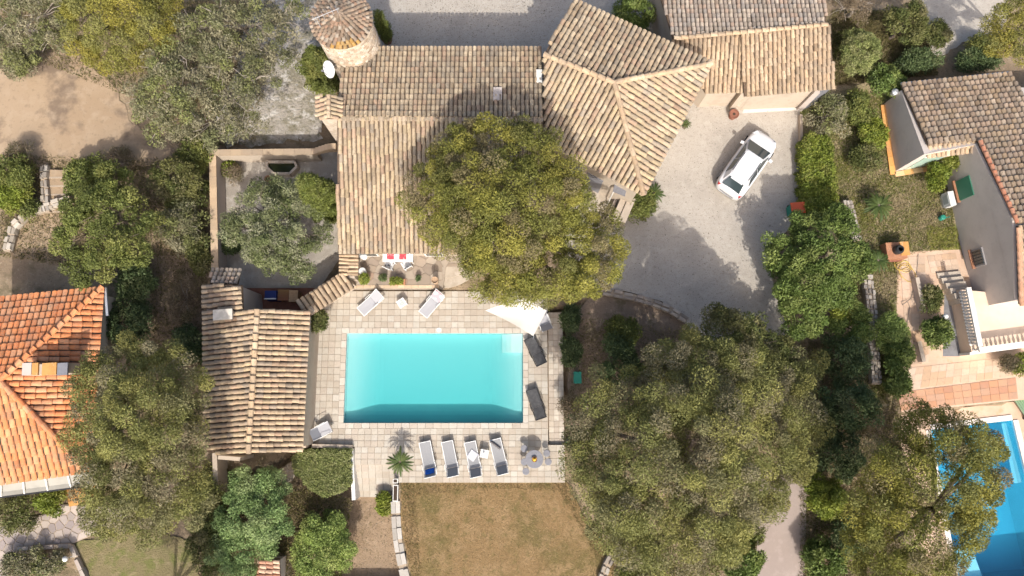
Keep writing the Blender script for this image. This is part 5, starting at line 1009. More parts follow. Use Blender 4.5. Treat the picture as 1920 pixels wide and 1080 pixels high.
# ---- car
def make_car():
    a, b = P(1362, 363, .75), P(1441, 251, .75); c = (a + b) / 2; rz = math.atan2(b.y - a.y, b.x - a.x)
    T = thing('parked_car', 'white hatchback car parked on the pale gravel driveway', 'car', (0, 0, 0)); T.location = (c.x, c.y, .01); T.rotation_euler = (0, 0, rz)
    xs = [-2.16, -2.12, -2.0, -1.75, -1.3, -.7, 0, .6, 1.05, 1.45, 1.8, 2.0, 2.12, 2.17]
    hw = [.52, .70, .82, .89, .91, .915, .915, .91, .895, .87, .80, .70, .56, .40]
    zb = [.78, .90, .97, 1.0, .99, .98, .97, .96, .95, .91, .85, .78, .70, .62]
    V = []; F = []; k = 0
    for i, x in enumerate(xs):
        w_, z = hw[i], zb[i]; prof = [(.0, .22), (.80, .22), (.95, .32), (1.0, .52), (.99, .70), (.96, z - .09), (.90, z - .02), (.72, z + .01), (.4, z + .035), (0, z + .045)]
        ring = [(x, w_ * y, max(.2, zz)) for y, zz in prof] + [(x, -w_ * y, max(.2, zz)) for y, zz in prof[-2:0:-1]]; k = len(ring); V += ring
    for i in range(len(xs) - 1):
        for j in range(k): F.append((i * k + j, (i + 1) * k + j, (i + 1) * k + (j + 1) % k, i * k + (j + 1) % k))
    F += [tuple(range(k)), tuple(range(len(V) - 1, len(V) - k - 1, -1))]
    body = obj('body', V, F, PAINT, T, True, smooth=True)
    # greenhouse: lower ring on the belt line, upper ring at the roof edge
    low = [(1.12, .60), (1.02, .76), (-1.30, .78), (-1.86, .70), (-1.98, .45)]; up = [(.42, .44), (.30, .56), (-1.05, .58), (-1.42, .53), (-1.52, .36)]
    lo = [(x, y, .93) for x, y in low] + [(x, -y, .93) for x, y in low[::-1]]; hi = [(x, y, 1.43 if 0 < i < 4 else 1.41) for i, (x, y) in enumerate(up)] + [(x, -y, 1.43 if 0 < 4 - i < 4 else 1.41) for i, (x, y) in enumerate(up[::-1])]
    n = len(lo); obj('cabin', lo + hi, [(i, (i + 1) % n, n + (i + 1) % n, n + i) for i in range(n)] + [tuple(range(n, 2 * n))], PAINT, T, True)
    R_ = [(.36, .47), (.27, .55), (-.4, .575), (-1.05, .565), (-1.38, .51), (-1.47, .36)]; ring = [(x, y, 1.435) for x, y in R_] + [(x, -y, 1.435) for x, y in R_[::-1]]; n2 = len(ring)
    top = [(x * .96 - .02, y * .86, 1.475) for x, y, z in ring]; obj('roof', ring + top, [(i, (i + 1) % n2, n2 + (i + 1) % n2, n2 + i) for i in range(n2)] + [tuple(range(n2, 2 * n2))], PAINT, T, True, smooth=False)
    def pane(nm, q, off, mat=GLASS):
        q = [Vector(p) for p in q]; nn = (q[1] - q[0]).cross(q[3] - q[0]).normalized(); c_ = sum(q, Vector()) / 4
        if nn.dot(c_ - Vector((-.5, 0, .9))) < 0: nn = -nn
        o1 = [p + nn * off for p in q]; o0 = [p + nn * (off - .02) for p in q]; obj(nm, o0 + o1, [(3, 2, 1, 0), (4, 5, 6, 7), (0, 1, 5, 4), (1, 2, 6, 5), (2, 3, 7, 6), (3, 0, 4, 7)], mat, T, True)
    pane('windscreen', [(1.20, .73, .965), (1.20, -.73, .965), (.40, -.54, 1.42), (.40, .54, 1.42)], .014)
    pane('rear_window', [(-1.97, .58, .99), (-1.97, -.58, .99), (-1.53, -.47, 1.40), (-1.53, .47, 1.40)], .016)
    for s in (1, -1):
        pane('side_window', [(.92, .772 * s, .97), (-.25, .778 * s, .97), (-.25, .588 * s, 1.39), (.26, .580 * s, 1.39)], .016); pane('side_window', [(-.33, .778 * s, .97), (-1.25, .785 * s, .97), (-1.02, .600 * s, 1.39), (-.33, .590 * s, 1.39)], .016)
        MB().tube([(.1, .535 * s, 1.49), (-.5, .555 * s, 1.505), (-1.2, .53 * s, 1.49)], .018, 6).build('roof_rail', BLACKM, T, True)
        MB().box((.78, .98 * s, 1.0), (.14, .22, .13), .15 * s, .85).build('wing_mirror', PAINT, T, True)
        MB().box((1.83, .62 * s, .80), (.36, .26, .10), -.5 * s, .8).build('headlight', LAMPCLR, T, True); MB().box((-1.99, .66 * s, .88), (.2, .24, .14), .45 * s, .85).build('tail_light', LAMPRED, T, True)
        for x in (1.32, -1.30):
            w_ = MB().tube([(x, .74 * s, .32), (x, .93 * s, .32)], .32, 18).build('wheel', RUBBER, T, True); MB().tube([(x, .90 * s, .32), (x, .94 * s, .32)], .2, 14).build('rim', STEEL, w_, True)
    MB().tube([(-2.18, -.45, .55), (-2.20, 0, .55), (-2.18, .45, .55)], .03, 6).build('rear_trim', GREYM, T, True); MB().box((-2.185, 0, .72), (.02, .5, .12)).build('number_plate', WHITE_PL, T, True); MB().box((-1.56, 0, 1.435), (.12, .76, .03)).build('spoiler', PAINT, T, True)
make_car()
# ---- loungers
def lounger(label, foot, head, frame, fabric, ang=38, group=None, z=TZ, towel=None, drop=0, cushion=None):
    a, b = P(*foot, z + .3), P(*head, z + .5); d_ = b - a; rz = math.atan2(d_.y, d_.x); Lp = math.hypot(d_.x, d_.y)
    T = thing('sun_lounger', label, 'sun lounger', (0, 0, 0), group); T.location = (a.x, a.y, z); T.rotation_euler = (0, 0, rz)
    an = math.radians(ang); bl_ = .70; L = Lp - bl_ * math.cos(an); hw = .31
    m = MB()
    for s in (1, -1): m.box((Lp / 2 - .02, hw * s, .29), (Lp - .02, .045, .05))
    m.box((.0, 0, .29), (.045, hw * 2 + .04, .049)); m.box((Lp - .04, 0, .288), (.045, hw * 2 + .04, .046)); m.build('frame', frame, T, True)
    for x in (.14, Lp - .25):
        for s in (1, -1): MB().box((x, (hw - .01) * s, .135), (.045, .04, .27)).build('leg', frame, T, True)
    nseg = 8; V = []; F = []
    for i in range(nseg + 1):
        x = .03 + (L - .03) * i / nseg; sag = -.018 * math.sin(math.pi * i / nseg)
        V += [(x, -hw + .03, .325 + sag * .4), (x, 0, .322 + sag), (x, hw - .03, .325 + sag * .4)]
    for i in range(nseg): F += [(3 * i + j, 3 * i + 3 + j, 3 * i + 4 + j, 3 * i + 1 + j) for j in (0, 1)]
    nv = len(V); V += [(x, y, zz - .018) for x, y, zz in V]; F += [tuple(v + nv for v in f[::-1]) for f in F]; obj('seat', V, F, fabric, T, True)
    bk = [(L + .01, -hw + .03, .33), (L + .01, hw - .03, .33), (L + bl_ * math.cos(an), hw - .03, .33 + bl_ * math.sin(an)), (L + bl_ * math.cos(an), -hw + .03, .33 + bl_ * math.sin(an))]
    nn = Vector((-math.sin(an), 0, math.cos(an))); o = obj('backrest', bk + [tuple(Vector(p) - nn * .02) for p in bk], [(0, 1, 2, 3), (7, 6, 5, 4), (0, 4, 5, 1), (1, 5, 6, 2), (2, 6, 7, 3), (3, 7, 4, 0)], fabric, T, True)
    m = MB()
    for s in (1, -1): m.tube([(L, hw * s, .325), (L + bl_ * math.cos(an), hw * s, .335 + bl_ * math.sin(an))], .02, 6)
    m.tube([(L + bl_ * math.cos(an), -hw, .335 + bl_ * math.sin(an)), (L + bl_ * math.cos(an), hw, .335 + bl_ * math.sin(an))], .02, 6); m.build('back_frame', frame, T, True)
    for s in (1, -1):
        MB().tube([(L - .28, (hw + .02) * s, .31), (L - .26, (hw + .05) * s, .5), (L + .1, (hw + .05) * s, .5), (L + .14, (hw + .02) * s, .42)], .018, 6).build('armrest', frame, T, True)
    MB().box((L + .2, 0, .33 + .2 * math.tan(an) * .35), (.03, hw * 1.8, .03)).build('prop_bar', frame, T, True)
    def at(u, v, dz=.0):
        x = u * Lp
        zz = .335 if x < L else .34 + (x - L) * math.tan(an)
        q = Matrix.Rotation(rz, 3, 'Z') @ Vector((x, v * hw, 0)); return Vector((a.x + q.x, a.y + q.y, z + zz + dz))
    return T, at, rz, an
G4 = 'white loungers in a row facing the pool'
L1 = lounger('white sun lounger with a blue towel, leftmost in the row by the lawn', (796, 829), (808, 893), WHITE_PL, FABRIC_G, 52, G4)
L2 = lounger('white sun lounger with nothing on it, second in the row by the lawn', (838, 828), (850, 892), WHITE_PL, FABRIC_G, 52, G4)
L3 = lounger('white sun lounger with a printed white towel on its seat', (881, 829), (893, 893), WHITE_PL, FABRIC_G, 52, G4)
L4 = lounger('white sun lounger with a dark roll on its foot end, nearest the round table', (928, 824), (943, 888), WHITE_PL, FABRIC_G, 52, G4)
G2 = 'pale loungers below the house patio'
U1 = lounger('pale grey sun lounger with bare fabric below the house patio', (676, 585), (713, 550), WHITE_PL, FABRIC_L, 34, G2)
U2 = lounger('pale grey sun lounger with a pink and white towel on its backrest', (793, 590), (826, 549), WHITE_PL, FABRIC_L, 34, G2)
G3 = 'black loungers along the right side of the pool'
lounger('black sun lounger beside the shade sail corner', (992, 634), (1016, 683), BLACKM, FABRIC_D, 14, G3)
lounger('black sun lounger at the lower right corner of the pool', (996, 730), (1015, 785), BLACKM, FABRIC_D, 14, G3)
def cloth(name, label, c, w_, l_, rz, mat, tilt=0.0, cat='towel', wav=.02, n=7):
    T = thing(name, label, cat, (0, 0, 0)) if False else None; V = []; F = []; R_ = Matrix.Rotation(rz, 3, 'Z') @ Matrix.Rotation(-tilt, 3, 'Y')
    for i in range(n):
        for j in range(n):
            u, v = i / (n - 1) - .5, j / (n - 1) - .5; V.append(Vector(c) + R_ @ Vector((u * l_, v * w_, .02 + wav * math.sin(7 * u + 3 * v) * math.cos(5 * v + 2 * u))))
    F = [(i * n + j, (i + 1) * n + j, (i + 1) * n + j + 1, i * n + j + 1) for i in range(n - 1) for j in range(n - 1)]; nv = len(V); V += [v - Vector((0, 0, .016)) for v in V]; F += [tuple(x + nv for x in f[::-1]) for f in F]
    o = obj(name, V, F, mat, smooth=True); return tag(o, label, cat)
T_, at, rz, an = L1; cloth('towel', 'crumpled blue towel on the leftmost white lounger', at(.86, 0), .5, .42, rz, BLUE, an, wav=.03)
T_, at, rz, an = L3
PRINT = surf('printed_towel', (.50, .50, .51), [((.12, .14, .34), 4.5, .56, .60, .9)], rough=.95)
cloth('towel', 'white towel with dark blue print on the third lounger', at(.40, 0), .5, .46, rz + .75, PRINT)
T_, at, rz, an = L4; p, q = at(.02, -.9, .05), at(.30, .55, .05); T = tag(MB().tube([p, q], .06, 10).build('rolled_mat', surf('charcoal_roll', (.13, .12, .12), rough=.8)), 'dark rolled mat lying across the foot of the fourth lounger', 'mat')
T_, at, rz, an = U2; cloth('towel', 'pink and white towel draped on the pale lounger backrest', at(.84, .05, .02), .56, .50, rz, PINK, an)
# ---- tables, chairs
def sidetable(label, px, py, s, rz, h, mat=WHITE_PL):
    p = P(px, py, TZ + h); T = thing('side_table', label, 'table', (0, 0, 0)); T.location = (p.x, p.y, TZ); T.rotation_euler = (0, 0, rz)
    for i in range(4): MB().box((0, -s / 2 + (i + .5) * s / 4, h - .02), (s, s / 4 - .015, .035)).build('slat', mat, T, True)
    MB().box((0, 0, h - .055), (s * .9, s * .9, .03)).build('frame', mat, T, True)
    for x in (-1, 1):
        for y in (-1, 1): MB().box((x * s * .42, y * s * .42, (h - .07) / 2), (.045, .045, h - .07)).build('leg', mat, T, True)
    return p, T
p, T = sidetable('small white square table between the two pale loungers', 753, 568, .48, .6, .42)
cloth('magazine', 'printed magazine lying on the small white table', (p.x, p.y, p.z - .012), .3, .24, .9, surf('magazine_print', (.48, .50, .48), [((.25, .33, .30), 12, .5, .56, .9)], rough=.5), cat='magazine', wav=.004)
p, T = sidetable('small white square table between the third and fourth lounger', 908, 851, .46, -.2, .42)
tag(MB().lathe((p.x - .02, p.y + .08, p.z + .0), [(.03, 0), (.035, .1), (.02, .11)], 10).build('drinking_glass', GREYM), 'small grey glass on the white table by the loungers', 'glass')
def roundtable():
    p = P(1002, 861, TZ + .75); T = thing('round_table', 'grey round metal garden table at the corner of the terrace', 'table', (p.x, p.y, TZ))
    MB().lathe((p.x, p.y, TZ + .72), [(.47, 0), (.49, .012), (.49, .03), (.47, .035)], 36).build('table_top', GREYM, T); MB().tube([(p.x, p.y, TZ + .02), (p.x, p.y, TZ + .72)], .045, 10).build('column', GREYM, T); MB().lathe((p.x, p.y, TZ), [(.26, 0), (.26, .02), (.06, .05)], 20).build('base', GREYM, T)
    b = thing('fruit_bowl', 'bowl of yellow fruit in the middle of the round table', 'bowl', (p.x, p.y, TZ + .755)); MB().lathe((p.x, p.y, TZ + .756), [(.07, 0), (.13, .05), (.15, .1), (.14, .1), (.12, .055)], 18).build('bowl', WOOD, b)
    for i, (dx, dy, dz) in enumerate(((-.05, .02, .1), (.05, .03, .1), (.0, -.06, .1), (.02, .0, .16), (-.04, -.04, .12))):
        MB().lathe((p.x + dx, p.y + dy, TZ + .756 + dz - .05), [(.015, 0), (.045, .02), (.055, .05), (.04, .085), (.012, .1)], 10).build('fruit', BASKET, b)
roundtable()
for (px, py, lab) in ((983, 841, 'upper left grey stool at the round table'), (1025, 850, 'upper right grey stool at the round table'), (1028, 866, 'right-hand grey stool at the round table'), (983, 866, 'left-hand grey stool tucked to the round table'), (986, 884, 'lowest grey stool at the round table')):
    p = P(px, py, TZ + .45); T = thing('stool', lab, 'stool', (p.x, p.y, TZ), 'grey stools round the garden table'); MB().lathe((p.x, p.y, TZ + .42), [(.17, 0), (.19, .012), (.19, .03), (.17, .035)], 22).build('seat', GREYM, T)
    for i in range(4): a = math.pi / 4 + i * math.pi / 2; MB().tube([(p.x + .12 * math.cos(a), p.y + .12 * math.sin(a), TZ + .42), (p.x + .19 * math.cos(a), p.y + .19 * math.sin(a), TZ)], .012, 6).build('leg', GREYM, T)
def chair(label, px, py, z, rz, mat, seatmat, name='garden_chair', group=None, s=.48):
    p = P(px, py, z + .45); T = thing(name, label, 'chair', (0, 0, 0), group); T.location = (p.x, p.y, z); T.rotation_euler = (0, 0, rz)
    MB().box((0, 0, .44), (s, s, .04)).build('seat', seatmat, T, True)
    V = MB().box((0, s / 2 - .01, .70), (s, .04, .46)); V.V = [(x, y + (zz - .47) * .22, zz) for x, y, zz in V.V]; V.build('backrest', mat, T, True)
    for x in (-1, 1):
        for y in (-1, 1): MB().box((x * (s / 2 - .03), y * (s / 2 - .03), .21), (.04, .04, .42)).build('leg', mat, T, True)
        MB().tube([(x * s / 2, -s / 2 + .04, .44), (x * s / 2, -s / 2 + .04, .64), (x * s / 2, s / 2, .66)], .018, 6).build('armrest', mat, T, True)
    return T
def easychair(label, px, py, z, rz, frame, fab):
    p = P(px, py, z + .4); T = thing('lounge_chair', label, 'chair', (0, 0, 0)); T.location = (p.x, p.y, z); T.rotation_euler = (0, 0, rz)
    V = [(-.42, -.3, .42), (.25, -.3, .33), (.62, -.3, .85), (-.42, .3, .42), (.25, .3, .33), (.62, .3, .85)]; nv = 6
    obj('sling', V + [(x, y, zz - .02) for x, y, zz in V], [(0, 1, 4, 3), (1, 2, 5, 4), (9, 10, 7, 6), (10, 11, 8, 7), (0, 6, 7, 1), (1, 7, 8, 2), (3, 4, 10, 9), (4, 5, 11, 10), (0, 3, 9, 6), (2, 8, 11, 5)], fab, T, True)
    for s in (1, -1):
        MB().tube([(-.42, .31 * s, .42), (.25, .31 * s, .33), (.62, .31 * s, .86)], .02, 6).build('side_frame', frame, T, True); MB().tube([(-.3, .33 * s, 0), (-.25, .33 * s, .6), (.3, .33 * s, .62), (.45, .33 * s, .0)], .02, 6).build('armrest', frame, T, True)
easychair('white reclining chair by the pool house wall', 606, 806, TZ, .5 + math.pi, WHITE_PL, FABRIC_L); easychair('pale reclining chair half hidden under the shade sail', 1019, 601, TZ, -1.2, WHITE_PL, FABRIC_L)
# patio set
def longtable():
    p = P(746, 481, PZ + .74); T = thing('patio_table', 'long white table with red place mats under the eave', 'table', (p.x, p.y, PZ)); MB().box((p.x, p.y, PZ + .72), (1.72, .62, .04)).build('table_top', WHITE_PL, T)
    for x in (-.78, .78):
        for y in (-.25, .25): MB().box((p.x + x, p.y + y, PZ + .35), (.06, .06, .70)).build('leg', WHITE_PL, T)
    for x, lab in ((-.42, 'left red place mat on the white patio table'), (.28, 'right red place mat on the white patio table')): cloth('place_mat', lab, (p.x + x, p.y, PZ + .735), .34, .40, 0, RED, cat='place mat', wav=.003)
longtable()
CUSH = surf('patterned_cushion', (.68, .68, .68), [((.07, .07, .08), 6, .55, .58, .95)], rough=.9)
chair('left white patio chair with patterned cushion', 731, 496, PZ, 2.7, WHITE_PL, CUSH, group='white chairs at the patio table'); chair('right white patio chair with patterned cushion', 762, 496, PZ, 3.7, WHITE_PL, CUSH, group='white chairs at the patio table')
for lab, px, py in (('upper round white stool table on the patio', 680, 479), ('lower round white stool table on the patio', 679, 508)):
    p = P(px, py, PZ + .5); T = thing('pedestal_table', lab, 'table', (p.x, p.y, PZ)); MB().lathe((p.x, p.y, PZ + .47), [(.2, 0), (.21, .015), (.19, .03)], 24).build('table_top', WHITE_PL, T); MB().lathe((p.x, p.y, PZ), [(.16, 0), (.15, .02), (.03, .05), (.03, .47)], 14).build('pedestal', WHITE_PL, T)
def pot(name, label, px, py, z, r, h, mat=TERRA, plant=None, pr=.3, cat='plant pot', n=10):
    p = P(px, py, z + h); T = thing(name, label, cat, (p.x, p.y, z)); MB().lathe((p.x, p.y, z), [(r * .7, 0), (r * .95, h * .85), (r * 1.05, h * .86), (r * 1.05, h), (r * .9, h), (r * .88, h * .9)], 20).build('pot', mat, T); MB().lathe((p.x, p.y, z + h * .86), [(r * .88, 0), (.01, .03)], 16).build('soil', SOIL, T)
    if plant:
        pts = [(p.x + pr * .55 * d_[0], p.y + pr * .55 * d_[1], z + h + pr * .6 + pr * .5 * d_[2]) for d_ in unit(n)]; V, F, cc = puffs(pts, plant, pr * .55, 60); obj('foliage', V, F, LEAF, T, col=cc)
pot('potted_plant', 'round bright green ball shrub in a patio pot', 684, 524, PZ, .2, .3, TERRA, 'bright', .29, n=26)
pot('potted_plant', 'small dark leafy plant in a patio pot', 718, 521, PZ, .13, .22, BRICKRED, 'dark', .2); pot('potted_plant', 'tiny dark plant in a grey patio pot', 785, 522, PZ, .12, .18, GREYM, 'dark', .14, n=6)
pot('clay_urn', 'tall clay urn near the curved steps', 815, 525, PZ, .19, .85, surf('clay_urn', (.38, .27, .18), [((.30, .20, .13), 5, .45, .6, .7)]))
pot('clay_pot', 'big terracotta pot at the garage pier', 1377, 213, 0, .28, .5, BRICKRED); pot('clay_pot', 'dark round pot beside the courtyard shrubs', 502, 335, 0, .2, .3, BRICKRED)
p = P(746, 528, PZ + .3); T = thing('planter_box', 'oblong terracotta planter with lime green plants on the patio', 'planter', (p.x, p.y, PZ)); MB().box((p.x, p.y, PZ + .15), (.78, .3, .3), 0, 1.06).build('box', TERRA, T)
V, F, cc = puffs([(p.x + random.uniform(-.33, .2), p.y + random.uniform(-.08, .12), PZ + .36) for _ in range(24)], 'bright', .13, 60); obj('foliage', V, F, LEAF, T, col=cc)
# shade sail
def sail():
    a, b, c, d_ = P(910, 582, 2.9), P(1000, 630, 2.2), P(1025, 582, 2.7), P(985, 556, 3.1); T = thing('shade_sail', 'white triangular shade sail stretched beside the pool under the pine', 'shade sail', (b.x, b.y, TZ)); n = 12; V = []; F = []
    for i in range(n + 1):
        for j in range(n + 1):
            u, v = i / n, j / n; p = a.lerp(b, u).lerp(d_.lerp(c, u), v); k = .10 * math.sin(math.pi * u) * (1 - math.sin(math.pi * v)) ; cen = (a + b + c + d_) / 4
            p = p.lerp(cen, k * .8 * abs(v - .5) * 2) - Vector((0, 0, .22 * math.sin(math.pi * u) * math.sin(math.pi * v))); V.append(p)
    F = [(i * (n + 1) + j, (i + 1) * (n + 1) + j, (i + 1) * (n + 1) + j + 1, i * (n + 1) + j + 1) for i in range(n) for j in range(n)]; nv = len(V); V += [v - Vector((0, 0, .012)) for v in V]; F += [tuple(x + nv for x in f[::-1]) for f in F]
    obj('canopy', V, F, SAIL, T, smooth=True)
    for p in (b, c): MB().tube([(p.x + .04, p.y, TZ), (p.x + .02, p.y, p.z - .02)], .03, 8).build('pole', GREYM, T)
sail()
# courtyard kitchen
p = P(507, 553, .95); T = thing('barbecue', 'barbecue under a navy cover in the shaded courtyard corner', 'barbecue', (p.x, p.y, 0)); MB().box((p.x, p.y, .5), (.68, .52, .9), 0, .94).build('cover', NAVY, T); MB().box((p.x, p.y - .22, .97), (.68, .07, .03)).build('front_bar', WHITE_PL, T)
for x in (-.3, .3): MB().tube([(p.x + x, p.y - .2, 0), (p.x + x, p.y - .2, .06)], .05, 8).build('foot', BLACKM, T)
p = P(531, 553, .8); T = thing('wooden_table', 'red-brown wooden table beside the navy barbecue', 'table', (p.x, p.y, 0))
for i in range(4): MB().box((p.x, p.y - .24 + .16 * i, .78), (.62, .15, .04)).build('plank', surf('red_wood_%d' % i, (.25, .11 + .01 * i, .06)), T)
for x in (-.26, .26):
    for y in (-.24, .24): MB().box((p.x + x, p.y + y, .38), (.06, .06, .76)).build('leg', WOOD, T)
p = P(550, 555, .85); T = thing('log_box', 'pale wooden box table at the end of the courtyard kitchen', 'box', (p.x, p.y, 0)); MB().box((p.x, p.y, .4), (.44, .6, .8), 0, .97).build('box', WOOD, T); MB().box((p.x, p.y, .83), (.5, .66, .05)).build('lid', surf('pale_board', (.44, .29, .17), [((.34, .20, .11), 9, .5, .6, .7)]), T)
# fountain basin
fw = W([(500, 303), (552, 303), (556, 312), (543, 325), (512, 325), (499, 312)], .55); T = thing('stone_basin', 'stone basin of dark green water at the courtyard wall', 'basin', (fw[0].x, fw[0].y, 0))
n = len(fw)
for i in range(n):
    a, b = fw[i], fw[(i + 1) % n]; wallbox(T, 'kerb_stone', (a.x, a.y, 0), (b.x, b.y, 0), -.05, .55 - .002 * i, .14, STONEW)
MB().prism([(v[0], v[1]) for v in inset([(p.x, p.y, 0) for p in fw], .09)], -.05, .40).build('water', surf('dark_green_water', (.018, .024, .008), rough=.12, spec=.5), T)
# dish and antenna on the tower
p = Vector((tc.x + (TR + .42) * math.cos(math.radians(238)), tc.y + (TR + .42) * math.sin(math.radians(238)), 4.75)); T = thing('satellite_dish', 'white satellite dish fixed to the round tower', 'satellite dish', (p.x, p.y, 4.2)); rot = Matrix.Translation(p) @ Matrix.Rotation(math.radians(-50), 4, 'Z') @ Matrix.Rotation(math.radians(50), 4, 'X')
m = MB().lathe((0, 0, 0), [(.02, 0), (.25, .04), (.45, .13), (.46, .14), (.44, .15), (.24, .06), (.02, .02)], 26); m.V = [tuple(rot @ Vector(v)) for v in m.V]; m.build('dish', WHITE_PL, T, smooth=True)
m = MB().tube([(0, -.4, .12), (0, 0, .55)], .015, 6).box((0, 0, .56), (.08, .08, .12)); m.V = [tuple(rot @ Vector(v)) for v in m.V]; m.build('feed_arm', GREYM, T)
MB().tube([p, Vector((p.x + .3, p.y + .45, 4.5))], .03, 8).build('bracket', STEEL, T)
a = Vector((tt.x, tt.y, TH)); T = thing('tv_antenna', 'thin metal television antenna standing over the tower roof', 'antenna', (a.x - .9, a.y - .6, TH)); q = a + Vector((-.95, -.55, 1.3)); MB().tube([(a.x - .95, a.y - .55, TH), q], .025, 6).build('mast', STEEL, T); MB().tube([q + Vector((-.2, -.1, -.05)), q + Vector((1.1, .5, -.05))], .016, 6).build('boom', STEEL, T)
for i in range(6): c = q + Vector((-.1 + .22 * i, -.05 + .1 * i, -.05)); MB().tube([c + Vector((-.1, .2, 0)), c + Vector((.1, -.2, 0))], .009, 5).build('element', STEEL, T)
# small things about the place
p = P(1497, 389, 1.0); T = thing('waste_bin', 'orange lidded waste bin beside the driveway hedge', 'bin', (p.x, p.y, 0)); MB().box((p.x, p.y, .5), (.6, .5, .9), .08, 1.12).build('bin', GREENP, T); MB().box((p.x, p.y, .99), (.82, .66, .08), .08, .92).build('lid', ORANGE, T)
for s in (-.25, .25): MB().tube([(p.x + s, p.y + .28, .1), (p.x + s + .06, p.y + .28, .1)], .1, 10).build('wheel', RUBBER, T)
p = P(1083, 708, .1); T = thing('valve_box', 'green plastic box on the bare garden bed', 'box', (p.x, p.y, -.32)); MB().box((p.x, p.y, -.13), (.42, .64, .36), 0, .94).build('box', GREENP, T); MB().box((p.x, p.y, .07), (.44, .66, .04)).build('lid', GREENP, T)
tag(MB().box((P(1099, 764).x, P(1099, 764).y, -.15), (.22, .24, .34), .1, .9).build('meter_box', STUCCO), 'small pale concrete box beside the russet shrub', 'box')
p = P(1775, 376, 1.9); T = thing('air_conditioner', 'white air conditioner unit at the foot of the right house wall', 'air conditioner', (p.x, p.y, 0)); mm_ = onwall(.275, .50, (.85, .34, .6), 'casing', WHITE_PL, .42, T); onwall(.275, .50, (.5, .03, .46), 'grille', surf('ac_grille', (.33, .36, .35)), .60, T); onwall(.275, .10, (.7, .36, .2), 'bracket', STEEL, .42, T)
p = P(1685, 468, .9); T = thing('brick_oven', 'brick garden oven with a round black chimney pot', 'oven', (p.x, p.y, 0)); MB().box((p.x, p.y, .35), (1.15, .95, .7), .05).build('base', TERRA, T); MB().box((p.x + .45, p.y + .1, .72), (.5, .8, .06), .05).build('shelf', OCHRE, T); MB().lathe((p.x, p.y, .7), [(.26, 0), (.26, .3), (.2, .42), (.14, .42), (.14, .1)], 20).build('chimney_pot', BLACKM, T)
MB().box((p.x - .05, p.y - .5, .12), (1.1, .12, .24), .05).build('hearth_kerb', BRICKRED, T)
HOSE = surf('yellow_hose', (.52, .36, .10), rough=.5); p = P(1692, 498, .05); pts = []
for i in range(70): a = i * .42; r = .25 + .1 * math.sin(i * .9) + .004 * i; pts.append((p.x + r * math.cos(a) + (.25 if i > 45 else 0), p.y + r * math.sin(a) - (.45 if i > 45 else 0), .05 + .002 * (i % 9)))
tag(MB().tube(pts, .018, 5).build('garden_hose', HOSE), 'coiled yellow garden hose on the peach walkway', 'hose')
pts = [P(x, y, .05) for x, y in ((1722, 476), (1720, 500), (1716, 530), (1708, 560), (1692, 572), (1690, 566), (1700, 562), (1706, 575), (1700, 610), (1690, 640))]
tag(MB().tube(pts, .016, 5).build('garden_hose', surf('grey_hose', (.28, .24, .20), rough=.6)), 'thin grey hose trailing along the peach walkway', 'hose')
for lab, px, py, h in (('white globe lamp on the grey walk beside the balustrade', 1773, 593, .8), ('white globe lamp in the planted bed at the bottom left', 122, 1048, .8)):
    p = P(px, py, h); T = thing('garden_lamp', lab, 'lamp', (p.x, p.y, 0)); MB().tube([(p.x, p.y, 0), (p.x, p.y, h - .1)], .03, 8).build('post', WHITE_PL, T); MB().lathe((p.x, p.y, h - .14), [(.05, 0), (.13, .06), (.15, .14), (.12, .23), (.03, .28)], 18).build('globe', WHITE_PL, T, smooth=True)
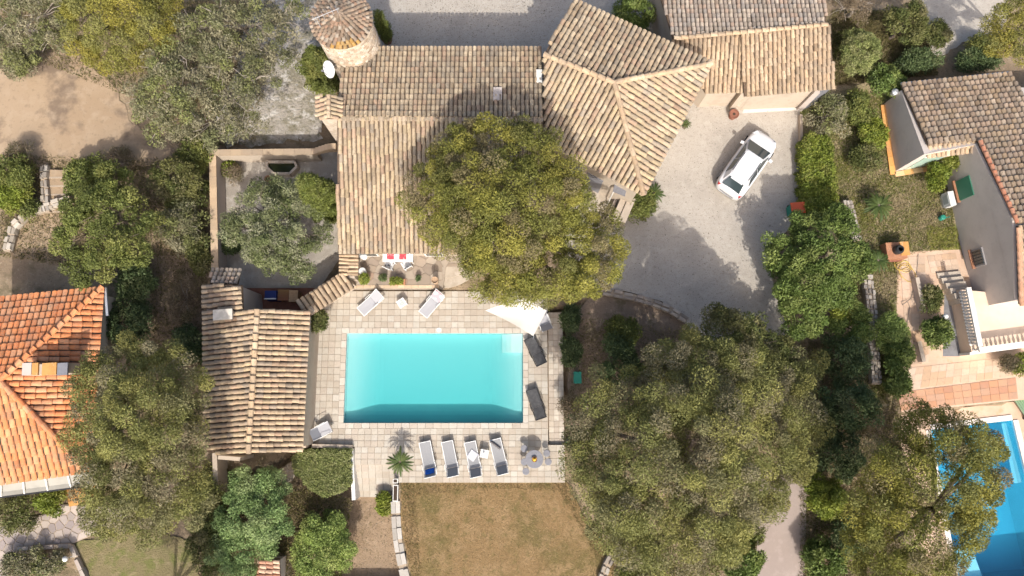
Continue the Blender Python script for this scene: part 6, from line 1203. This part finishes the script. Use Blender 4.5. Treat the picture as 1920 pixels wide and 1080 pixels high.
for lab, y0, y1 in (('upper narrow wooden trough set on the stone wall', 898, 906), ('lower narrow wooden trough set on the stone wall', 910, 940)):
    a, b = P(741, y0, .35), P(741.5, y1, .35); T = thing('plant_trough', lab, 'planter', ((a.x + b.x) / 2, (a.y + b.y) / 2, .12)); c = (a + b) / 2; L = (a - b).length; MB().box((c.x, c.y, .22), (.27, L, .24), 0, 1.03).build('trough', WHITE, T); MB().box((c.x, c.y, .338), (.2, L - .07, .02)).build('soil', SOIL, T)
p = P(1913, 765, DECKZ + .4); T = thing('pool_bench', 'green slatted bench at the corner of the blue pool', 'bench', (0, 0, 0)); T.location = (p.x + .25, p.y, DECKZ); T.rotation_euler = (0, 0, -1.05)
for i in range(4): MB().box((0, -.2 + .13 * i, .4), (1.5, .11, .04)).build('slat', surf('green_paint_%d' % i, (.16, .24 + .01 * i, .15)), T, True)
for x in (-.6, .6): MB().box((x, 0, .19), (.06, .45, .38)).build('leg', BLACKM, T, True)
p = P(1066, 829, .3); tag(MB().lathe((p.x, p.y, -.3), [(.16, 0), (.2, .3), (.2, .5), (.16, .5), (.14, .4)], 14).build('black_pot', BLACKM), 'black round pot at the end of the drain strip', 'pot')
# tools and clutter by the neighbour's wall
onw = thing('wall_tap', 'green watering can on the ledge under the air conditioner', 'watering can', (P(1771, 406, .4).x, P(1771, 406, .4).y, 0)); p = P(1771, 406, .4); MB().lathe((p.x, p.y, 0), [(.14, 0), (.16, .02), (.15, .3), (.1, .34)], 14).build('can', GREENP, onw); MB().tube([(p.x + .1, p.y, .1), (p.x + .35, p.y, .36)], .025, 6).build('spout', GREENP, onw)
onw.name = 'watering_can'
# rocks half buried in rocky ground and beside the hedge
for i, (px, py, s) in enumerate(((535, 890, .5), (545, 878, .35), (530, 902, .3))):
    p = P(px, py, -.6); V = []; F = []; m = MB().lathe((0, 0, 0), [(.2, -.6), (.75, -.45), (1, 0), (.8, .5), (.2, .75)], 9); V = [(p.x + x * s * random.uniform(.8, 1.15), p.y + y * s * random.uniform(.8, 1.15), -.7 + z * s * .7) for x, y, z in m.V]
    tag(obj('boulder', V, m.F, STONEW), ('large grey boulder beside the clipped hedge', 'grey boulder just above the large one by the hedge', 'smallest grey boulder by the clipped hedge')[i], 'rock', 'boulders by the hedge')
